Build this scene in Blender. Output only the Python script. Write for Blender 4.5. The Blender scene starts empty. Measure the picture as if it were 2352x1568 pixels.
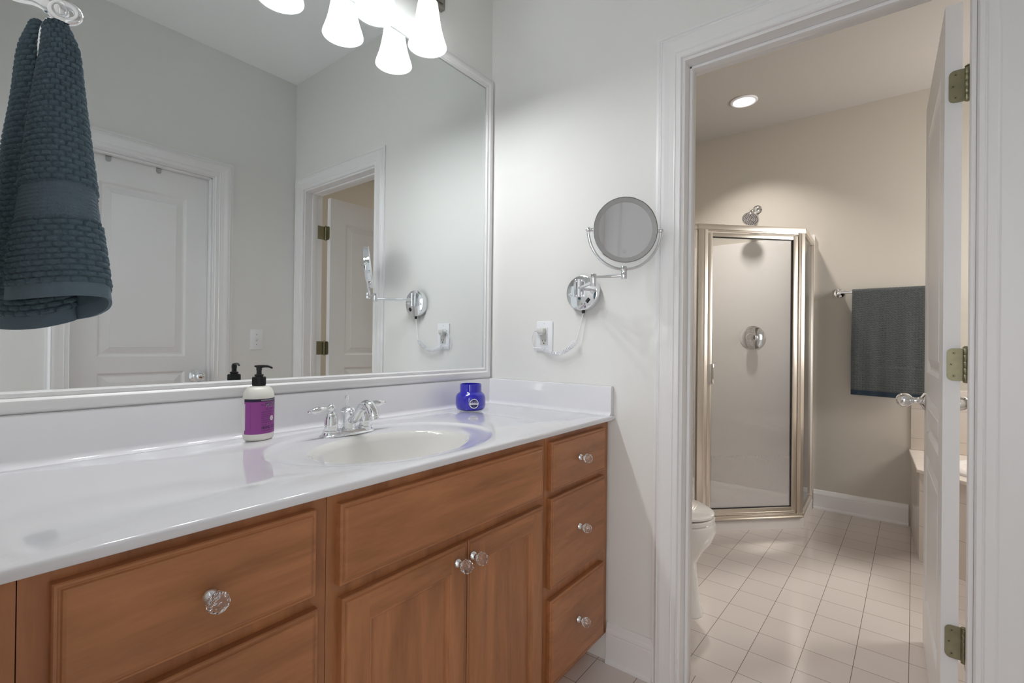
import bpy, bmesh, math, random
import numpy as np
from mathutils import Vector, Matrix
random.seed(4)
PI = math.pi
SC = bpy.context.scene

# ------------------------------------------------------------------ camera
CAM = Vector((-1.5771, -1.3375, 1.1236))
_F = Vector((0.7923, 0.6101, 0.0037)).normalized()
_R = Vector((0.6101, -0.7923, 0.0109)); _R = (_R - _F * _R.dot(_F)).normalized()
_U = _R.cross(_F)
cd = bpy.data.cameras.new('camera'); cam = bpy.data.objects.new('camera', cd)
SC.collection.objects.link(cam)
cam.matrix_world = Matrix(((_R.x, _U.x, -_F.x, CAM.x), (_R.y, _U.y, -_F.y, CAM.y), (_R.z, _U.z, -_F.z, CAM.z), (0, 0, 0, 1)))
cd.sensor_width = 36.0; cd.lens = 16.959; cd.clip_start = 0.02; cd.clip_end = 50
SC.camera = cam

# ------------------------------------------------------------------ world, exposure
w = bpy.data.worlds.new('daylight'); SC.world = w; w.use_nodes = True
bgn = w.node_tree.nodes['Background']
bgn.inputs[0].default_value = (0.93, 0.97, 1.0, 1)
bgn.inputs[1].default_value = 0.58
SC.view_settings.view_transform = 'Standard'; SC.view_settings.look = 'None'
SC.view_settings.exposure = 0.42; SC.view_settings.gamma = 1.0
SC.view_settings.use_curve_mapping = False
cy = SC.cycles
cy.use_denoising = True
cy.max_bounces = 14; cy.diffuse_bounces = 7; cy.glossy_bounces = 8; cy.transmission_bounces = 10; cy.transparent_max_bounces = 24
cy.sample_clamp_indirect = 6.0
cy.caustics_reflective = False; cy.caustics_refractive = False
BULB = 222.0      # strength of the vanity bulbs
BATH = 7.0       # watts of the recessed light
bl = bpy.data.lights.new('downlight', 'AREA'); bl.shape = 'DISK'; bl.size = 0.12; bl.energy = BATH; bl.color = (1.0, 0.94, 0.88); bl.spread = math.radians(104)
blo = bpy.data.objects.new('downlight', bl); SC.collection.objects.link(blo); blo.location = (1.874, -0.596, 2.733)

# added fill light, out of view behind the camera, shining through the doorway
wl = bpy.data.lights.new('doorway_fill', 'AREA'); wl.shape = 'RECTANGLE'; wl.size = 1.5; wl.size_y = 1.5; wl.energy = 17.0; wl.color = (1.0, 1.0, 1.0)
wlo = bpy.data.objects.new('doorway_fill', wl); SC.collection.objects.link(wlo)
wlo.location = (-3.7, -1.65, 1.45); wlo.rotation_euler = (0, -math.pi / 2, 0)

# daylight from the window over the bathtub
tl = bpy.data.lights.new('tub_window_daylight', 'AREA'); tl.shape = 'RECTANGLE'; tl.size = 0.6; tl.size_y = 0.75; tl.energy = 21.0; tl.color = (1.0, 0.975, 0.945)
tlo = bpy.data.objects.new('tub_window_daylight', tl); SC.collection.objects.link(tlo)
tlo.location = (1.96, -2.70, 1.72); tlo.rotation_euler = (-math.pi / 2, 0, math.pi)

# ------------------------------------------------------------------ helpers
C = SC.collection
WL = {}
def s2l(c):
    c = c / 255.0
    return c / 12.92 if c <= 0.04045 else ((c + 0.055) / 1.055) ** 2.4
def rgb(r, g, b): return (s2l(r), s2l(g), s2l(b), 1.0)

def link(name, me, parent=None, mats=()):
    o = bpy.data.objects.new(name, me); C.objects.link(o)
    for m in mats: me.materials.append(m)
    if parent is not None:
        o.parent = parent
    WL[o.name] = WL[parent.name] if parent is not None else Vector((0, 0, 0))
    return o
def thing(name, loc, label, cat, group=None, kind=None):
    o = bpy.data.objects.new(name, None); C.objects.link(o)
    o.empty_display_size = 0.05
    o.location = Vector(loc); WL[o.name] = Vector(loc)
    return tag(o, label, cat, group, kind)
def tag(o, label=None, cat=None, group=None, kind=None):
    if label: o['label'] = label
    if cat: o['category'] = cat
    if group: o['group'] = group
    if kind: o['kind'] = kind
    return o

class B:
    """collects world-space geometry, then links it as ONE mesh object"""
    def __init__(s): s.v = []; s.f = []; s.m = []; s.sm = []
    def add(s, vs, fs, mi=0, smooth=False):
        n = len(s.v); s.v += [tuple(p) for p in vs]
        for f in fs: s.f.append(tuple(n + i for i in f)); s.m.append(mi); s.sm.append(smooth)
        return s
    def box(s, a, b, bev=0.0, mi=0, seg=2, M=None):
        bm = bmesh.new(); bmesh.ops.create_cube(bm, size=1)
        a = Vector(a); b = Vector(b); c = (a + b) / 2; d = b - a
        for v in bm.verts: v.co = Vector((v.co.x * d.x + c.x, v.co.y * d.y + c.y, v.co.z * d.z + c.z))
        if bev > 0: bmesh.ops.bevel(bm, geom=bm.edges[:], offset=bev, segments=seg, profile=0.5, affect='EDGES')
        return s.bm(bm, mi, bev > 0 and seg > 1, M)
    def bm(s, bm, mi=0, smooth=False, M=None):
        bm.verts.ensure_lookup_table(); bm.verts.index_update()
        vs = [(M @ v.co if M is not None else v.co.copy()) for v in bm.verts]
        s.add(vs, [[v.index for v in f.verts] for f in bm.faces], mi, smooth); bm.free(); return s
    def lathe(s, prof, M=None, seg=32, mi=0, smooth=True, caps=True):
        """profile [(r,h)...] about +Z of M"""
        M = M or Matrix()
        vs = []; fs = []
        for r, h in prof:
            for i in range(seg):
                a = 2 * PI * i / seg
                vs.append(M @ Vector((r * math.cos(a), r * math.sin(a), h)))
        n = len(prof)
        for j in range(n - 1):
            for i in range(seg):
                k = (i + 1) % seg
                fs.append((j * seg + i, j * seg + k, (j + 1) * seg + k, (j + 1) * seg + i))
        if caps:
            if prof[0][0] > 1e-6: fs.append(tuple(range(seg - 1, -1, -1)))
            if prof[-1][0] > 1e-6: fs.append(tuple((n - 1) * seg + i for i in range(seg)))
        return s.add(vs, fs, mi, smooth)
    def tube(s, pts, r, seg=12, mi=0, smooth=True, cap=True, closed=False):
        pts = [Vector(p) for p in pts]; n = len(pts)
        rs = r if isinstance(r, (list, tuple)) else [r] * n
        vs = []; fs = []
        up = None
        for i in range(n):
            if closed: t = pts[(i + 1) % n] - pts[i - 1]
            else: t = pts[min(i + 1, n - 1)] - pts[max(i - 1, 0)]
            t.normalize()
            if up is None:
                up = Vector((0, 0, 1)) if abs(t.z) < 0.9 else Vector((1, 0, 0))
            x = (up - t * up.dot(t)).normalized(); y = t.cross(x); up = x
            for k in range(seg):
                a = 2 * PI * k / seg
                vs.append(pts[i] + (x * math.cos(a) + y * math.sin(a)) * rs[i])
        m = n if closed else n - 1
        for j in range(m):
            j2 = (j + 1) % n
            for k in range(seg):
                k2 = (k + 1) % seg
                fs.append((j * seg + k, j * seg + k2, j2 * seg + k2, j2 * seg + k))
        if cap and not closed:
            fs.append(tuple(range(seg - 1, -1, -1))); fs.append(tuple((n - 1) * seg + i for i in range(seg)))
        return s.add(vs, fs, mi, smooth)
    def sphere(s, c, r, seg=20, ring=12, mi=0, sc=(1, 1, 1)):
        prof = [(max(1e-7, r * math.sin(PI * i / ring)), -r * math.cos(PI * i / ring)) for i in range(ring + 1)]
        M = Matrix.Translation(Vector(c)) @ Matrix.Diagonal((sc[0], sc[1], sc[2], 1))
        return s.lathe(prof, M, seg, mi, True, False)
    def prism(s, poly, fn, a, b, mi=0, smooth=False, caps=True):
        """2-D polygon extruded: fn(u,v,t) gives the point"""
        n = len(poly)
        vs = [fn(u, v, a) for u, v in poly] + [fn(u, v, b) for u, v in poly]
        fs = [(i, (i + 1) % n, n + (i + 1) % n, n + i) for i in range(n)]
        if caps: fs += [tuple(range(n - 1, -1, -1)), tuple(range(n, 2 * n))]
        return s.add(vs, fs, mi, smooth)
    def build(s, name, mats, parent=None, weld=True, angle=35):
        me = bpy.data.meshes.new(name)
        base = WL[parent.name] if parent is not None else Vector((0, 0, 0))
        me.from_pydata([(p[0] - base.x, p[1] - base.y, p[2] - base.z) for p in s.v], [], s.f)
        me.polygons.foreach_set('material_index', s.m)
        me.polygons.foreach_set('use_smooth', s.sm)
        bm = bmesh.new(); bm.from_mesh(me)
        if weld: bmesh.ops.remove_doubles(bm, verts=bm.verts, dist=1e-6)
        bmesh.ops.recalc_face_normals(bm, faces=bm.faces)
        ca = math.radians(angle)
        for e in bm.edges:
            if len(e.link_faces) == 2 and e.calc_face_angle(0) > ca: e.smooth = False
        bm.to_mesh(me); bm.free()
        if not isinstance(mats, (list, tuple)): mats = [mats]
        return link(name, me, parent, mats)

def frame_M(o, z, x=None):
    """matrix with origin o and +Z along z"""
    z = Vector(z).normalized()
    x = Vector(x) if x is not None else (Vector((0, 0, 1)) if abs(z.z) < 0.9 else Vector((1, 0, 0)))
    x = (x - z * x.dot(z)).normalized(); y = z.cross(x)
    return Matrix(((x.x, y.x, z.x, o[0]), (x.y, y.y, z.y, o[1]), (x.z, y.z, z.z, o[2]), (0, 0, 0, 1)))
def smooth_path(pts, n=8):
    P = [Vector(p) for p in pts]; out = []
    for i in range(len(P) - 1):
        p0 = P[max(i - 1, 0)]; p1 = P[i]; p2 = P[i + 1]; p3 = P[min(i + 2, len(P) - 1)]
        for k in range(n):
            t = k / n
            out.append(0.5 * ((2 * p1) + (p2 - p0) * t + (2 * p0 - 5 * p1 + 4 * p2 - p3) * t * t + (3 * p1 - p0 - 3 * p2 + p3) * t ** 3))
    out.append(P[-1]); return out
def lerp_list(vals, n=8):
    out = []
    for i in range(len(vals) - 1):
        for k in range(n): out.append(vals[i] + (vals[i + 1] - vals[i]) * k / n)
    out.append(vals[-1]); return out

# ------------------------------------------------------------------ materials
def mat(name, col, rough=0.5, metal=0.0, coat=0.0, spec=0.5, bump=0.0, bscale=200, var=0.0, vscale=3, trans=0.0, ior=1.45, sub=0.0):
    m = bpy.data.materials.new(name); m.use_nodes = True
    nt = m.node_tree; p = nt.nodes['Principled BSDF']
    p.inputs['Base Color'].default_value = col
    p.inputs['Roughness'].default_value = rough; p.inputs['Metallic'].default_value = metal
    p.inputs['Coat Weight'].default_value = coat; p.inputs['Coat Roughness'].default_value = 0.04
    p.inputs['Specular IOR Level'].default_value = spec
    p.inputs['Transmission Weight'].default_value = trans; p.inputs['IOR'].default_value = ior
    if sub: p.inputs['Subsurface Weight'].default_value = sub; p.inputs['Subsurface Radius'].default_value = (0.01, 0.01, 0.01)
    tc = nt.nodes.new('ShaderNodeTexCoord')
    nz = nt.nodes.new('ShaderNodeTexNoise'); nz.inputs['Scale'].default_value = vscale; nz.inputs['Detail'].default_value = 4
    nt.links.new(tc.outputs['Object'], nz.inputs['Vector'])
    if var > 0:
        mx = nt.nodes.new('ShaderNodeMixRGB'); mx.blend_type = 'MIX'
        mx.inputs[1].default_value = tuple(c * (1 - var) for c in col[:3]) + (1,)
        mx.inputs[2].default_value = tuple(min(1, c * (1 + var)) for c in col[:3]) + (1,)
        nt.links.new(nz.outputs['Fac'], mx.inputs[0]); nt.links.new(mx.outputs[0], p.inputs['Base Color'])
    if bump > 0:
        nb = nt.nodes.new('ShaderNodeTexNoise'); nb.inputs['Scale'].default_value = bscale; nb.inputs['Detail'].default_value = 3
        bp = nt.nodes.new('ShaderNodeBump'); bp.inputs['Strength'].default_value = bump; bp.inputs['Distance'].default_value = 0.002
        nt.links.new(tc.outputs['Object'], nb.inputs['Vector']); nt.links.new(nb.outputs['Fac'], bp.inputs['Height'])
        nt.links.new(bp.outputs['Normal'], p.inputs['Normal'])
    return m
def emit(name, col, strength):
    m = bpy.data.materials.new(name); m.use_nodes = True; nt = m.node_tree
    nt.nodes.remove(nt.nodes['Principled BSDF'])
    e = nt.nodes.new('ShaderNodeEmission'); e.inputs[0].default_value = col; e.inputs[1].default_value = strength
    nt.links.new(e.outputs[0], nt.nodes['Material Output'].inputs['Surface']); return m
def wood(name, axis, c1=(146, 94, 57), c2=(182, 122, 79)):
    m = mat(name, rgb(*c2), 0.38, coat=0.12)
    nt = m.node_tree; p = nt.nodes['Principled BSDF']
    tc = nt.nodes.new('ShaderNodeTexCoord'); mp = nt.nodes.new('ShaderNodeMapping')
    sc = {'x': (1.2, 9, 9), 'z': (9, 9, 1.2)}[axis]
    mp.inputs['Scale'].default_value = sc
    nt.links.new(tc.outputs['Object'], mp.inputs['Vector'])
    n1 = nt.nodes.new('ShaderNodeTexNoise'); n1.inputs['Scale'].default_value = 2.2; n1.inputs['Detail'].default_value = 6; n1.inputs['Distortion'].default_value = 0.9
    n2 = nt.nodes.new('ShaderNodeTexNoise'); n2.inputs['Scale'].default_value = 18; n2.inputs['Detail'].default_value = 4
    for n in (n1, n2): nt.links.new(mp.outputs[0], n.inputs['Vector'])
    ad = nt.nodes.new('ShaderNodeMath'); ad.operation = 'MULTIPLY_ADD'; ad.inputs[1].default_value = 0.28
    nt.links.new(n2.outputs['Fac'], ad.inputs[0]); nt.links.new(n1.outputs['Fac'], ad.inputs[2])
    cr = nt.nodes.new('ShaderNodeValToRGB')
    cr.color_ramp.elements[0].position = 0.42; cr.color_ramp.elements[0].color = rgb(*c1)
    cr.color_ramp.elements[1].position = 0.86; cr.color_ramp.elements[1].color = rgb(*c2)
    nt.links.new(ad.outputs[0], cr.inputs[0]); nt.links.new(cr.outputs[0], p.inputs['Base Color'])
    bp = nt.nodes.new('ShaderNodeBump'); bp.inputs['Strength'].default_value = 0.06; bp.inputs['Distance'].default_value = 0.001
    nt.links.new(n2.outputs['Fac'], bp.inputs['Height']); nt.links.new(bp.outputs[0], p.inputs['Normal'])
    return m
def tile_floor(name, off, rot, size=0.152):
    m = mat(name, rgb(222, 214, 208), 0.16, spec=0.5)
    nt = m.node_tree; p = nt.nodes['Principled BSDF']
    tc = nt.nodes.new('ShaderNodeTexCoord'); mp = nt.nodes.new('ShaderNodeMapping')
    mp.vector_type = 'TEXTURE'
    mp.inputs['Location'].default_value = (off[0], off[1], 0); mp.inputs['Rotation'].default_value = (0, 0, rot)
    nt.links.new(tc.outputs['Object'], mp.inputs['Vector'])
    br = nt.nodes.new('ShaderNodeTexBrick'); br.offset = 0; br.squash = 1
    br.inputs['Scale'].default_value = 1.0; br.inputs['Brick Width'].default_value = size; br.inputs['Row Height'].default_value = size
    br.inputs['Mortar Size'].default_value = 0.0011; br.inputs['Mortar Smooth'].default_value = 0.4; br.inputs['Bias'].default_value = 0
    br.inputs['Color1'].default_value = rgb(224, 215, 209); br.inputs['Color2'].default_value = rgb(219, 209, 203)
    br.inputs['Mortar'].default_value = rgb(120, 108, 94)
    nt.links.new(mp.outputs[0], br.inputs['Vector']); nt.links.new(br.outputs['Color'], p.inputs['Base Color'])
    bp = nt.nodes.new('ShaderNodeBump'); bp.inputs['Strength'].default_value = 0.5; bp.inputs['Distance'].default_value = 0.001; bp.invert = True
    nt.links.new(br.outputs['Fac'], bp.inputs['Height'])
    nz = nt.nodes.new('ShaderNodeTexNoise'); nz.inputs['Scale'].default_value = 14; nz.inputs['Detail'].default_value = 2
    nt.links.new(tc.outputs['Object'], nz.inputs['Vector'])
    b2 = nt.nodes.new('ShaderNodeBump'); b2.inputs['Strength'].default_value = 0.08; b2.inputs['Distance'].default_value = 0.004
    nt.links.new(nz.outputs['Fac'], b2.inputs['Height']); nt.links.new(bp.outputs[0], b2.inputs['Normal'])
    nt.links.new(b2.outputs[0], p.inputs['Normal'])
    return m
def wall_tile(name, size=0.185):
    m = mat(name, rgb(224, 215, 206), 0.15)
    nt = m.node_tree; p = nt.nodes['Principled BSDF']
    tc = nt.nodes.new('ShaderNodeTexCoord'); sx = nt.nodes.new('ShaderNodeSeparateXYZ'); cb = nt.nodes.new('ShaderNodeCombineXYZ')
    ad = nt.nodes.new('ShaderNodeMath'); ad.operation = 'ADD'
    nt.links.new(tc.outputs['Object'], sx.inputs[0]); nt.links.new(sx.outputs['X'], ad.inputs[0]); nt.links.new(sx.outputs['Y'], ad.inputs[1])
    nt.links.new(ad.outputs[0], cb.inputs[0]); nt.links.new(sx.outputs['Z'], cb.inputs[1])
    br = nt.nodes.new('ShaderNodeTexBrick'); br.offset = 0; br.inputs['Scale'].default_value = 1
    br.inputs['Brick Width'].default_value = size; br.inputs['Row Height'].default_value = size; br.inputs['Mortar Size'].default_value = 0.0009
    br.inputs['Color1'].default_value = rgb(226, 217, 208); br.inputs['Color2'].default_value = rgb(222, 212, 203); br.inputs['Mortar'].default_value = rgb(165, 154, 141)
    nt.links.new(cb.outputs[0], br.inputs['Vector']); nt.links.new(br.outputs['Color'], p.inputs['Base Color'])
    return m

WALL = mat('wall_paint', rgb(229, 228, 225), 0.75, spec=0.25, bump=0.12, bscale=260, var=0.012, vscale=2)
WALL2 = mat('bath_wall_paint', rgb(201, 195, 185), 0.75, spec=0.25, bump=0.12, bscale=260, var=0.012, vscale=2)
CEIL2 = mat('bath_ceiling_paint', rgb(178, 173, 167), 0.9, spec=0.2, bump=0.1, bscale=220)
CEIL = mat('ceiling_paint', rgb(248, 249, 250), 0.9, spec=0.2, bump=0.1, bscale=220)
TRIM = mat('trim_paint', rgb(233, 232, 232), 0.32, spec=0.45, bump=0.03, bscale=40)
DOORP = mat('door_paint', rgb(232, 231, 231), 0.34, spec=0.45)
FLOOR = tile_floor('floor_tile', (-0.015, -0.534), 0.0)
FLOOR2 = tile_floor('bath_floor_tile', (0.814, -1.271), math.radians(-2.2), 0.1515)
WTILE = wall_tile('wall_tile')
CHROME = mat('chrome', (0.86, 0.87, 0.89, 1), 0.05, 1.0)
CHROMEM = mat('mirror_chrome', (0.90, 0.91, 0.92, 1), 0.07, 1.0)
NICKEL = mat('brushed_nickel', rgb(236, 229, 219), 0.36, 1.0, bump=0.02, bscale=400)
BARN = mat('satin_nickel', rgb(150, 146, 140), 0.35, 1.0)
BRASS = mat('antique_brass', rgb(142, 137, 112), 0.42, 1.0, var=0.25, vscale=40)
MIRROR = mat('mirror_silver', (0.865, 0.895, 0.895, 1), 0.0, 1.0)
MARBLE = mat('cultured_marble', rgb(225, 224, 227), 0.09, coat=0.5, spec=0.5)
BASIN = mat('basin_marble', rgb(228, 226, 222), 0.10, coat=0.5)
WOODX = wood('maple_stain_flat', 'x'); WOODZ = wood('maple_stain_upright', 'z')
DARK = mat('shadow_gap', rgb(40, 26, 18), 0.8)
CRYSTAL = mat('crystal', (1, 1, 1, 1), 0.0, trans=1.0, ior=1.5)
BLACKP = mat('black_plastic', rgb(24, 24, 26), 0.35)
WHITEP = mat('white_plastic', rgb(236, 237, 240), 0.3)
GREYP = mat('almond_plastic', rgb(214, 213, 210), 0.35)
DARKHOLE = mat('slot_black', rgb(20, 20, 20), 0.6)
PORC = mat('porcelain', rgb(232, 230, 226), 0.08, coat=0.6)
ACRYL = mat('white_acrylic', rgb(226, 221, 218), 0.25)
SOAPW = mat('frosted_bottle', rgb(232, 230, 222), 0.32, sub=0.15)
PURPLE = mat('purple_label', rgb(150, 70, 148), 0.45)
NAVY = mat('navy_ink', rgb(42, 30, 62), 0.5)
WHITEINK = mat('white_ink', rgb(236, 232, 236), 0.5)
BLUEG = mat('cobalt_glass', rgb(30, 22, 172), 0.06, coat=1.0, spec=0.6)
TOWELM = None

def cell_cloth(name, c1, c2, cw, ch, col_amt=1.0):
    m = mat(name, c1, 0.95, spec=0.1)
    nt = m.node_tree; p = nt.nodes['Principled BSDF']
    p.inputs['Sheen Weight'].default_value = 0.12; p.inputs['Sheen Roughness'].default_value = 0.5
    tc = nt.nodes.new('ShaderNodeTexCoord')
    nz = nt.nodes.new('ShaderNodeTexNoise'); nz.inputs['Scale'].default_value = 700; nz.inputs['Detail'].default_value = 2
    n2 = nt.nodes.new('ShaderNodeTexNoise'); n2.inputs['Scale'].default_value = 90; n2.inputs['Detail'].default_value = 3
    for n in (nz, n2): nt.links.new(tc.outputs['Object'], n.inputs['Vector'])
    mx = nt.nodes.new('ShaderNodeMixRGB'); mx.inputs[1].default_value = c1; mx.inputs[2].default_value = c2
    nt.links.new(n2.outputs['Fac'], mx.inputs[0]); nt.links.new(mx.outputs[0], p.inputs['Base Color'])
    bp = nt.nodes.new('ShaderNodeBump'); bp.inputs['Strength'].default_value = 0.5; bp.inputs['Distance'].default_value = 0.0012
    nt.links.new(nz.outputs['Fac'], bp.inputs['Height']); nt.links.new(bp.outputs[0], p.inputs['Normal'])
    return m
TERRY = cell_cloth('terry_slate_blue', rgb(76, 94, 104), rgb(98, 118, 128), 1, 1)
HEM = cell_cloth('hem_slate_blue', rgb(94, 111, 122), rgb(104, 121, 132), 1, 1)
TERRY2 = cell_cloth('terry_charcoal', rgb(72, 76, 78), rgb(98, 102, 102), 1, 1)
HEM2 = cell_cloth('hem_dark_blue', rgb(44, 56, 68), rgb(52, 64, 76), 1, 1)

# shade glass: white frosted, lets light through
def shade_mat():
    m = bpy.data.materials.new('frosted_shade'); m.use_nodes = True; nt = m.node_tree
    nt.nodes.remove(nt.nodes['Principled BSDF'])
    tr = nt.nodes.new('ShaderNodeBsdfTranslucent'); tr.inputs[0].default_value = (0.90, 0.93, 0.92, 1)
    df = nt.nodes.new('ShaderNodeBsdfDiffuse'); df.inputs[0].default_value = (0.86, 0.88, 0.87, 1)
    gl = nt.nodes.new('ShaderNodeBsdfGlossy'); gl.inputs['Roughness'].default_value = 0.2
    nz = nt.nodes.new('ShaderNodeTexNoise'); nz.inputs['Scale'].default_value = 30
    m1 = nt.nodes.new('ShaderNodeMixShader'); m1.inputs[0].default_value = 0.72
    m2 = nt.nodes.new('ShaderNodeMixShader'); m2.inputs[0].default_value = 0.05
    nt.links.new(df.outputs[0], m1.inputs[1]); nt.links.new(tr.outputs[0], m1.inputs[2])
    nt.links.new(m1.outputs[0], m2.inputs[1]); nt.links.new(gl.outputs[0], m2.inputs[2])
    tp = nt.nodes.new('ShaderNodeBsdfTransparent'); m3 = nt.nodes.new('ShaderNodeMixShader'); m3.inputs[0].default_value = 0.15
    nt.links.new(m2.outputs[0], m3.inputs[1]); nt.links.new(tp.outputs[0], m3.inputs[2])
    nt.links.new(m3.outputs[0], nt.nodes['Material Output'].inputs['Surface']); return m
SHADE = shade_mat()
BULBM = emit('bulb_glow', (0.96, 0.985, 1.0, 1), BULB)
LENSM = emit('downlight_glow', (1.0, 0.94, 0.88, 1), 2.5)

def pane_mat(name, haze_lo, haze_hi, z0, z1, speck=0.0, scum=0.0):
    """clear glass with soap haze that grows between heights z0 (bottom) and z1 (top)"""
    m = bpy.data.materials.new(name); m.use_nodes = True; nt = m.node_tree
    nt.nodes.remove(nt.nodes['Principled BSDF'])
    L = nt.links.new
    tp = nt.nodes.new('ShaderNodeBsdfTransparent'); tp.inputs[0].default_value = (0.95, 0.96, 0.955, 1)
    df = nt.nodes.new('ShaderNodeBsdfDiffuse'); df.inputs[0].default_value = (0.88, 0.86, 0.86, 1)
    tl = nt.nodes.new('ShaderNodeBsdfTranslucent'); tl.inputs[0].default_value = (0.92, 0.89, 0.89, 1)
    gl = nt.nodes.new('ShaderNodeBsdfGlossy'); gl.inputs['Roughness'].default_value = 0.03
    fr = nt.nodes.new('ShaderNodeFresnel'); fr.inputs[0].default_value = 1.35
    tc = nt.nodes.new('ShaderNodeTexCoord'); sx = nt.nodes.new('ShaderNodeSeparateXYZ'); L(tc.outputs['Object'], sx.inputs[0])
    mr = nt.nodes.new('ShaderNodeMapRange'); mr.inputs[1].default_value = z0; mr.inputs[2].default_value = z1
    mr.inputs[3].default_value = haze_lo; mr.inputs[4].default_value = haze_hi
    mr.interpolation_type = 'SMOOTHSTEP'
    L(sx.outputs['Z'], mr.inputs[0])
    m0 = nt.nodes.new('ShaderNodeMapRange'); m0.inputs[1].default_value = 0.05; m0.inputs[2].default_value = 0.62
    m0.inputs[3].default_value = scum; m0.inputs[4].default_value = 0.0; m0.interpolation_type = 'SMOOTHSTEP'
    L(sx.outputs['Z'], m0.inputs[0])
    a0 = nt.nodes.new('ShaderNodeMath'); a0.operation = 'ADD'; L(mr.outputs[0], a0.inputs[0]); L(m0.outputs[0], a0.inputs[1])
    nz = nt.nodes.new('ShaderNodeTexNoise'); nz.inputs['Scale'].default_value = 130; nz.inputs['Detail'].default_value = 5
    L(tc.outputs['Object'], nz.inputs['Vector'])
    ma = nt.nodes.new('ShaderNodeMath'); ma.operation = 'MULTIPLY_ADD'; ma.inputs[1].default_value = speck
    L(nz.outputs['Fac'], ma.inputs[0]); L(a0.outputs[0], ma.inputs[2]); ma.use_clamp = True
    hz = nt.nodes.new('ShaderNodeMixShader'); hz.inputs[0].default_value = 0.7
    L(df.outputs[0], hz.inputs[1]); L(tl.outputs[0], hz.inputs[2])
    m1 = nt.nodes.new('ShaderNodeMixShader'); L(ma.outputs[0], m1.inputs[0]); L(tp.outputs[0], m1.inputs[1]); L(hz.outputs[0], m1.inputs[2])
    m2 = nt.nodes.new('ShaderNodeMixShader'); L(fr.outputs[0], m2.inputs[0]); L(m1.outputs[0], m2.inputs[1]); L(gl.outputs[0], m2.inputs[2])
    L(m2.outputs[0], nt.nodes['Material Output'].inputs['Surface']); return m
PANE = pane_mat('hazed_door_glass', 0.17, 0.02, 0.0, 1.80, 0.06, 0.42)
PANE2 = pane_mat('side_glass', 0.30, 0.08, 0.0, 1.75, 0.06)

# ------------------------------------------------------------------ room numbers
H = 2.745; YF = -1.634; XL = -1.535; ZC = 0.8736; XF = 2.385; YBL = 0.045; YBR = -2.75
OY0, OY1, OZ = -0.8213, -1.5148, 2.0478       # bath doorway between the jambs
DX0, DX1 = -1.0665, -0.4685                    # closed door opening

def struct(b, name, m, label, cat, parent=None, **k):
    o = b.build(name, m, parent, **k)
    if parent is None: tag(o, label, cat, None, 'structure')
    return o

b = B(); b.box((XL - 0.12, YF - 0.12, -0.1), (0.0, 0.1, 0)); b.box((0, OY1 - 0.02, -0.1), (0.115, OY0 + 0.02, 0))
struct(b, 'floor', FLOOR, 'white square tile floor in front of the vanity', 'floor')
b = B().box((0.115, YBR, -0.1), (XF, YBL, 0)); struct(b, 'floor', FLOOR2, 'white square tile floor of the shower room', 'floor')
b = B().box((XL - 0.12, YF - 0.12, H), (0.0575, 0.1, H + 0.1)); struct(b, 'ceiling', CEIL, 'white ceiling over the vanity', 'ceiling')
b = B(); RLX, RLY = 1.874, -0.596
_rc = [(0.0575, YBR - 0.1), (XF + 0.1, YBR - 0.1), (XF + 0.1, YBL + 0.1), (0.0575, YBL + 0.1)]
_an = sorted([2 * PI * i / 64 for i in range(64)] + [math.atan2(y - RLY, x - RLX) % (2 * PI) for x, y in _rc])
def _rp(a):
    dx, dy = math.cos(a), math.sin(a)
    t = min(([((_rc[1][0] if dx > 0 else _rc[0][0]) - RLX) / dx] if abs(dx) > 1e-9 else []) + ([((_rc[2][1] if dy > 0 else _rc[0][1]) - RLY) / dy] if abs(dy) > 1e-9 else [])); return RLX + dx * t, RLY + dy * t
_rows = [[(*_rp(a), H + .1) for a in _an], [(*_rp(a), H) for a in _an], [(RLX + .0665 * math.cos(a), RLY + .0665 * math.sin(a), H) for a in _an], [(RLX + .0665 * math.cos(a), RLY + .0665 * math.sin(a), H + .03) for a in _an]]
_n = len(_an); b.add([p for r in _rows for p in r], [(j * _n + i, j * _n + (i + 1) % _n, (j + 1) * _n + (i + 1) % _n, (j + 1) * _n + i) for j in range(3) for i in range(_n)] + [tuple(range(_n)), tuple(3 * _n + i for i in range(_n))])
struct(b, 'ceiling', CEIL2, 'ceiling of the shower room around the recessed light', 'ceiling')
b = B().box((XL - 0.12, 0, 0), (0.0, 0.1, H)); struct(b, 'wall_back', WALL, 'pale grey wall behind the large mirror', 'wall')
b = B(); b.box((0, OY0 + 0.02, 0), (0.115, 0.1, H)); b.box((0, YF - 0.12, 0), (0.115, OY1 - 0.02, H)); b.box((0, OY1 - 0.02, OZ + 0.02), (0.115, OY0 + 0.02, H))
b.box((0, YBR, 0), (0.115, YF - 0.12, H))
struct(b, 'wall_right', WALL, 'pale grey wall with the doorway to the shower room', 'wall', weld=False)
b = B(); b.box((XL - 0.12, YF - 0.12, 0), (DX0 - 0.02, YF, H)); b.box((DX1 + 0.02, YF - 0.12, 0), (0, YF, H)); b.box((DX0 - 0.02, YF - 0.12, 2.05), (DX1 + 0.02, YF, H))
struct(b, 'wall_front', WALL, 'pale wall around the closed door, seen in the mirror', 'wall', weld=False)
b = B(); b.box((XL - 0.12, -0.78, 0), (XL, 0, H)); b.box((XL - 0.12, YF, 2.05), (XL, -0.78, H))
struct(b, 'wall_left', WALL, 'wall that carries the towel ring at the left edge', 'wall', weld=False)
b = B().box((XF, YBR, 0), (XF + 0.1, YBL, H)); struct(b, 'wall_far', WALL2, 'greige end wall of the shower room behind the towel bar', 'wall')
b = B().box((0.115, YBL, 0), (XF + 0.1, YBL + 0.1, H)); struct(b, 'wall_far_left', WALL2, 'side wall of the shower room behind the toilet', 'wall')
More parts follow.
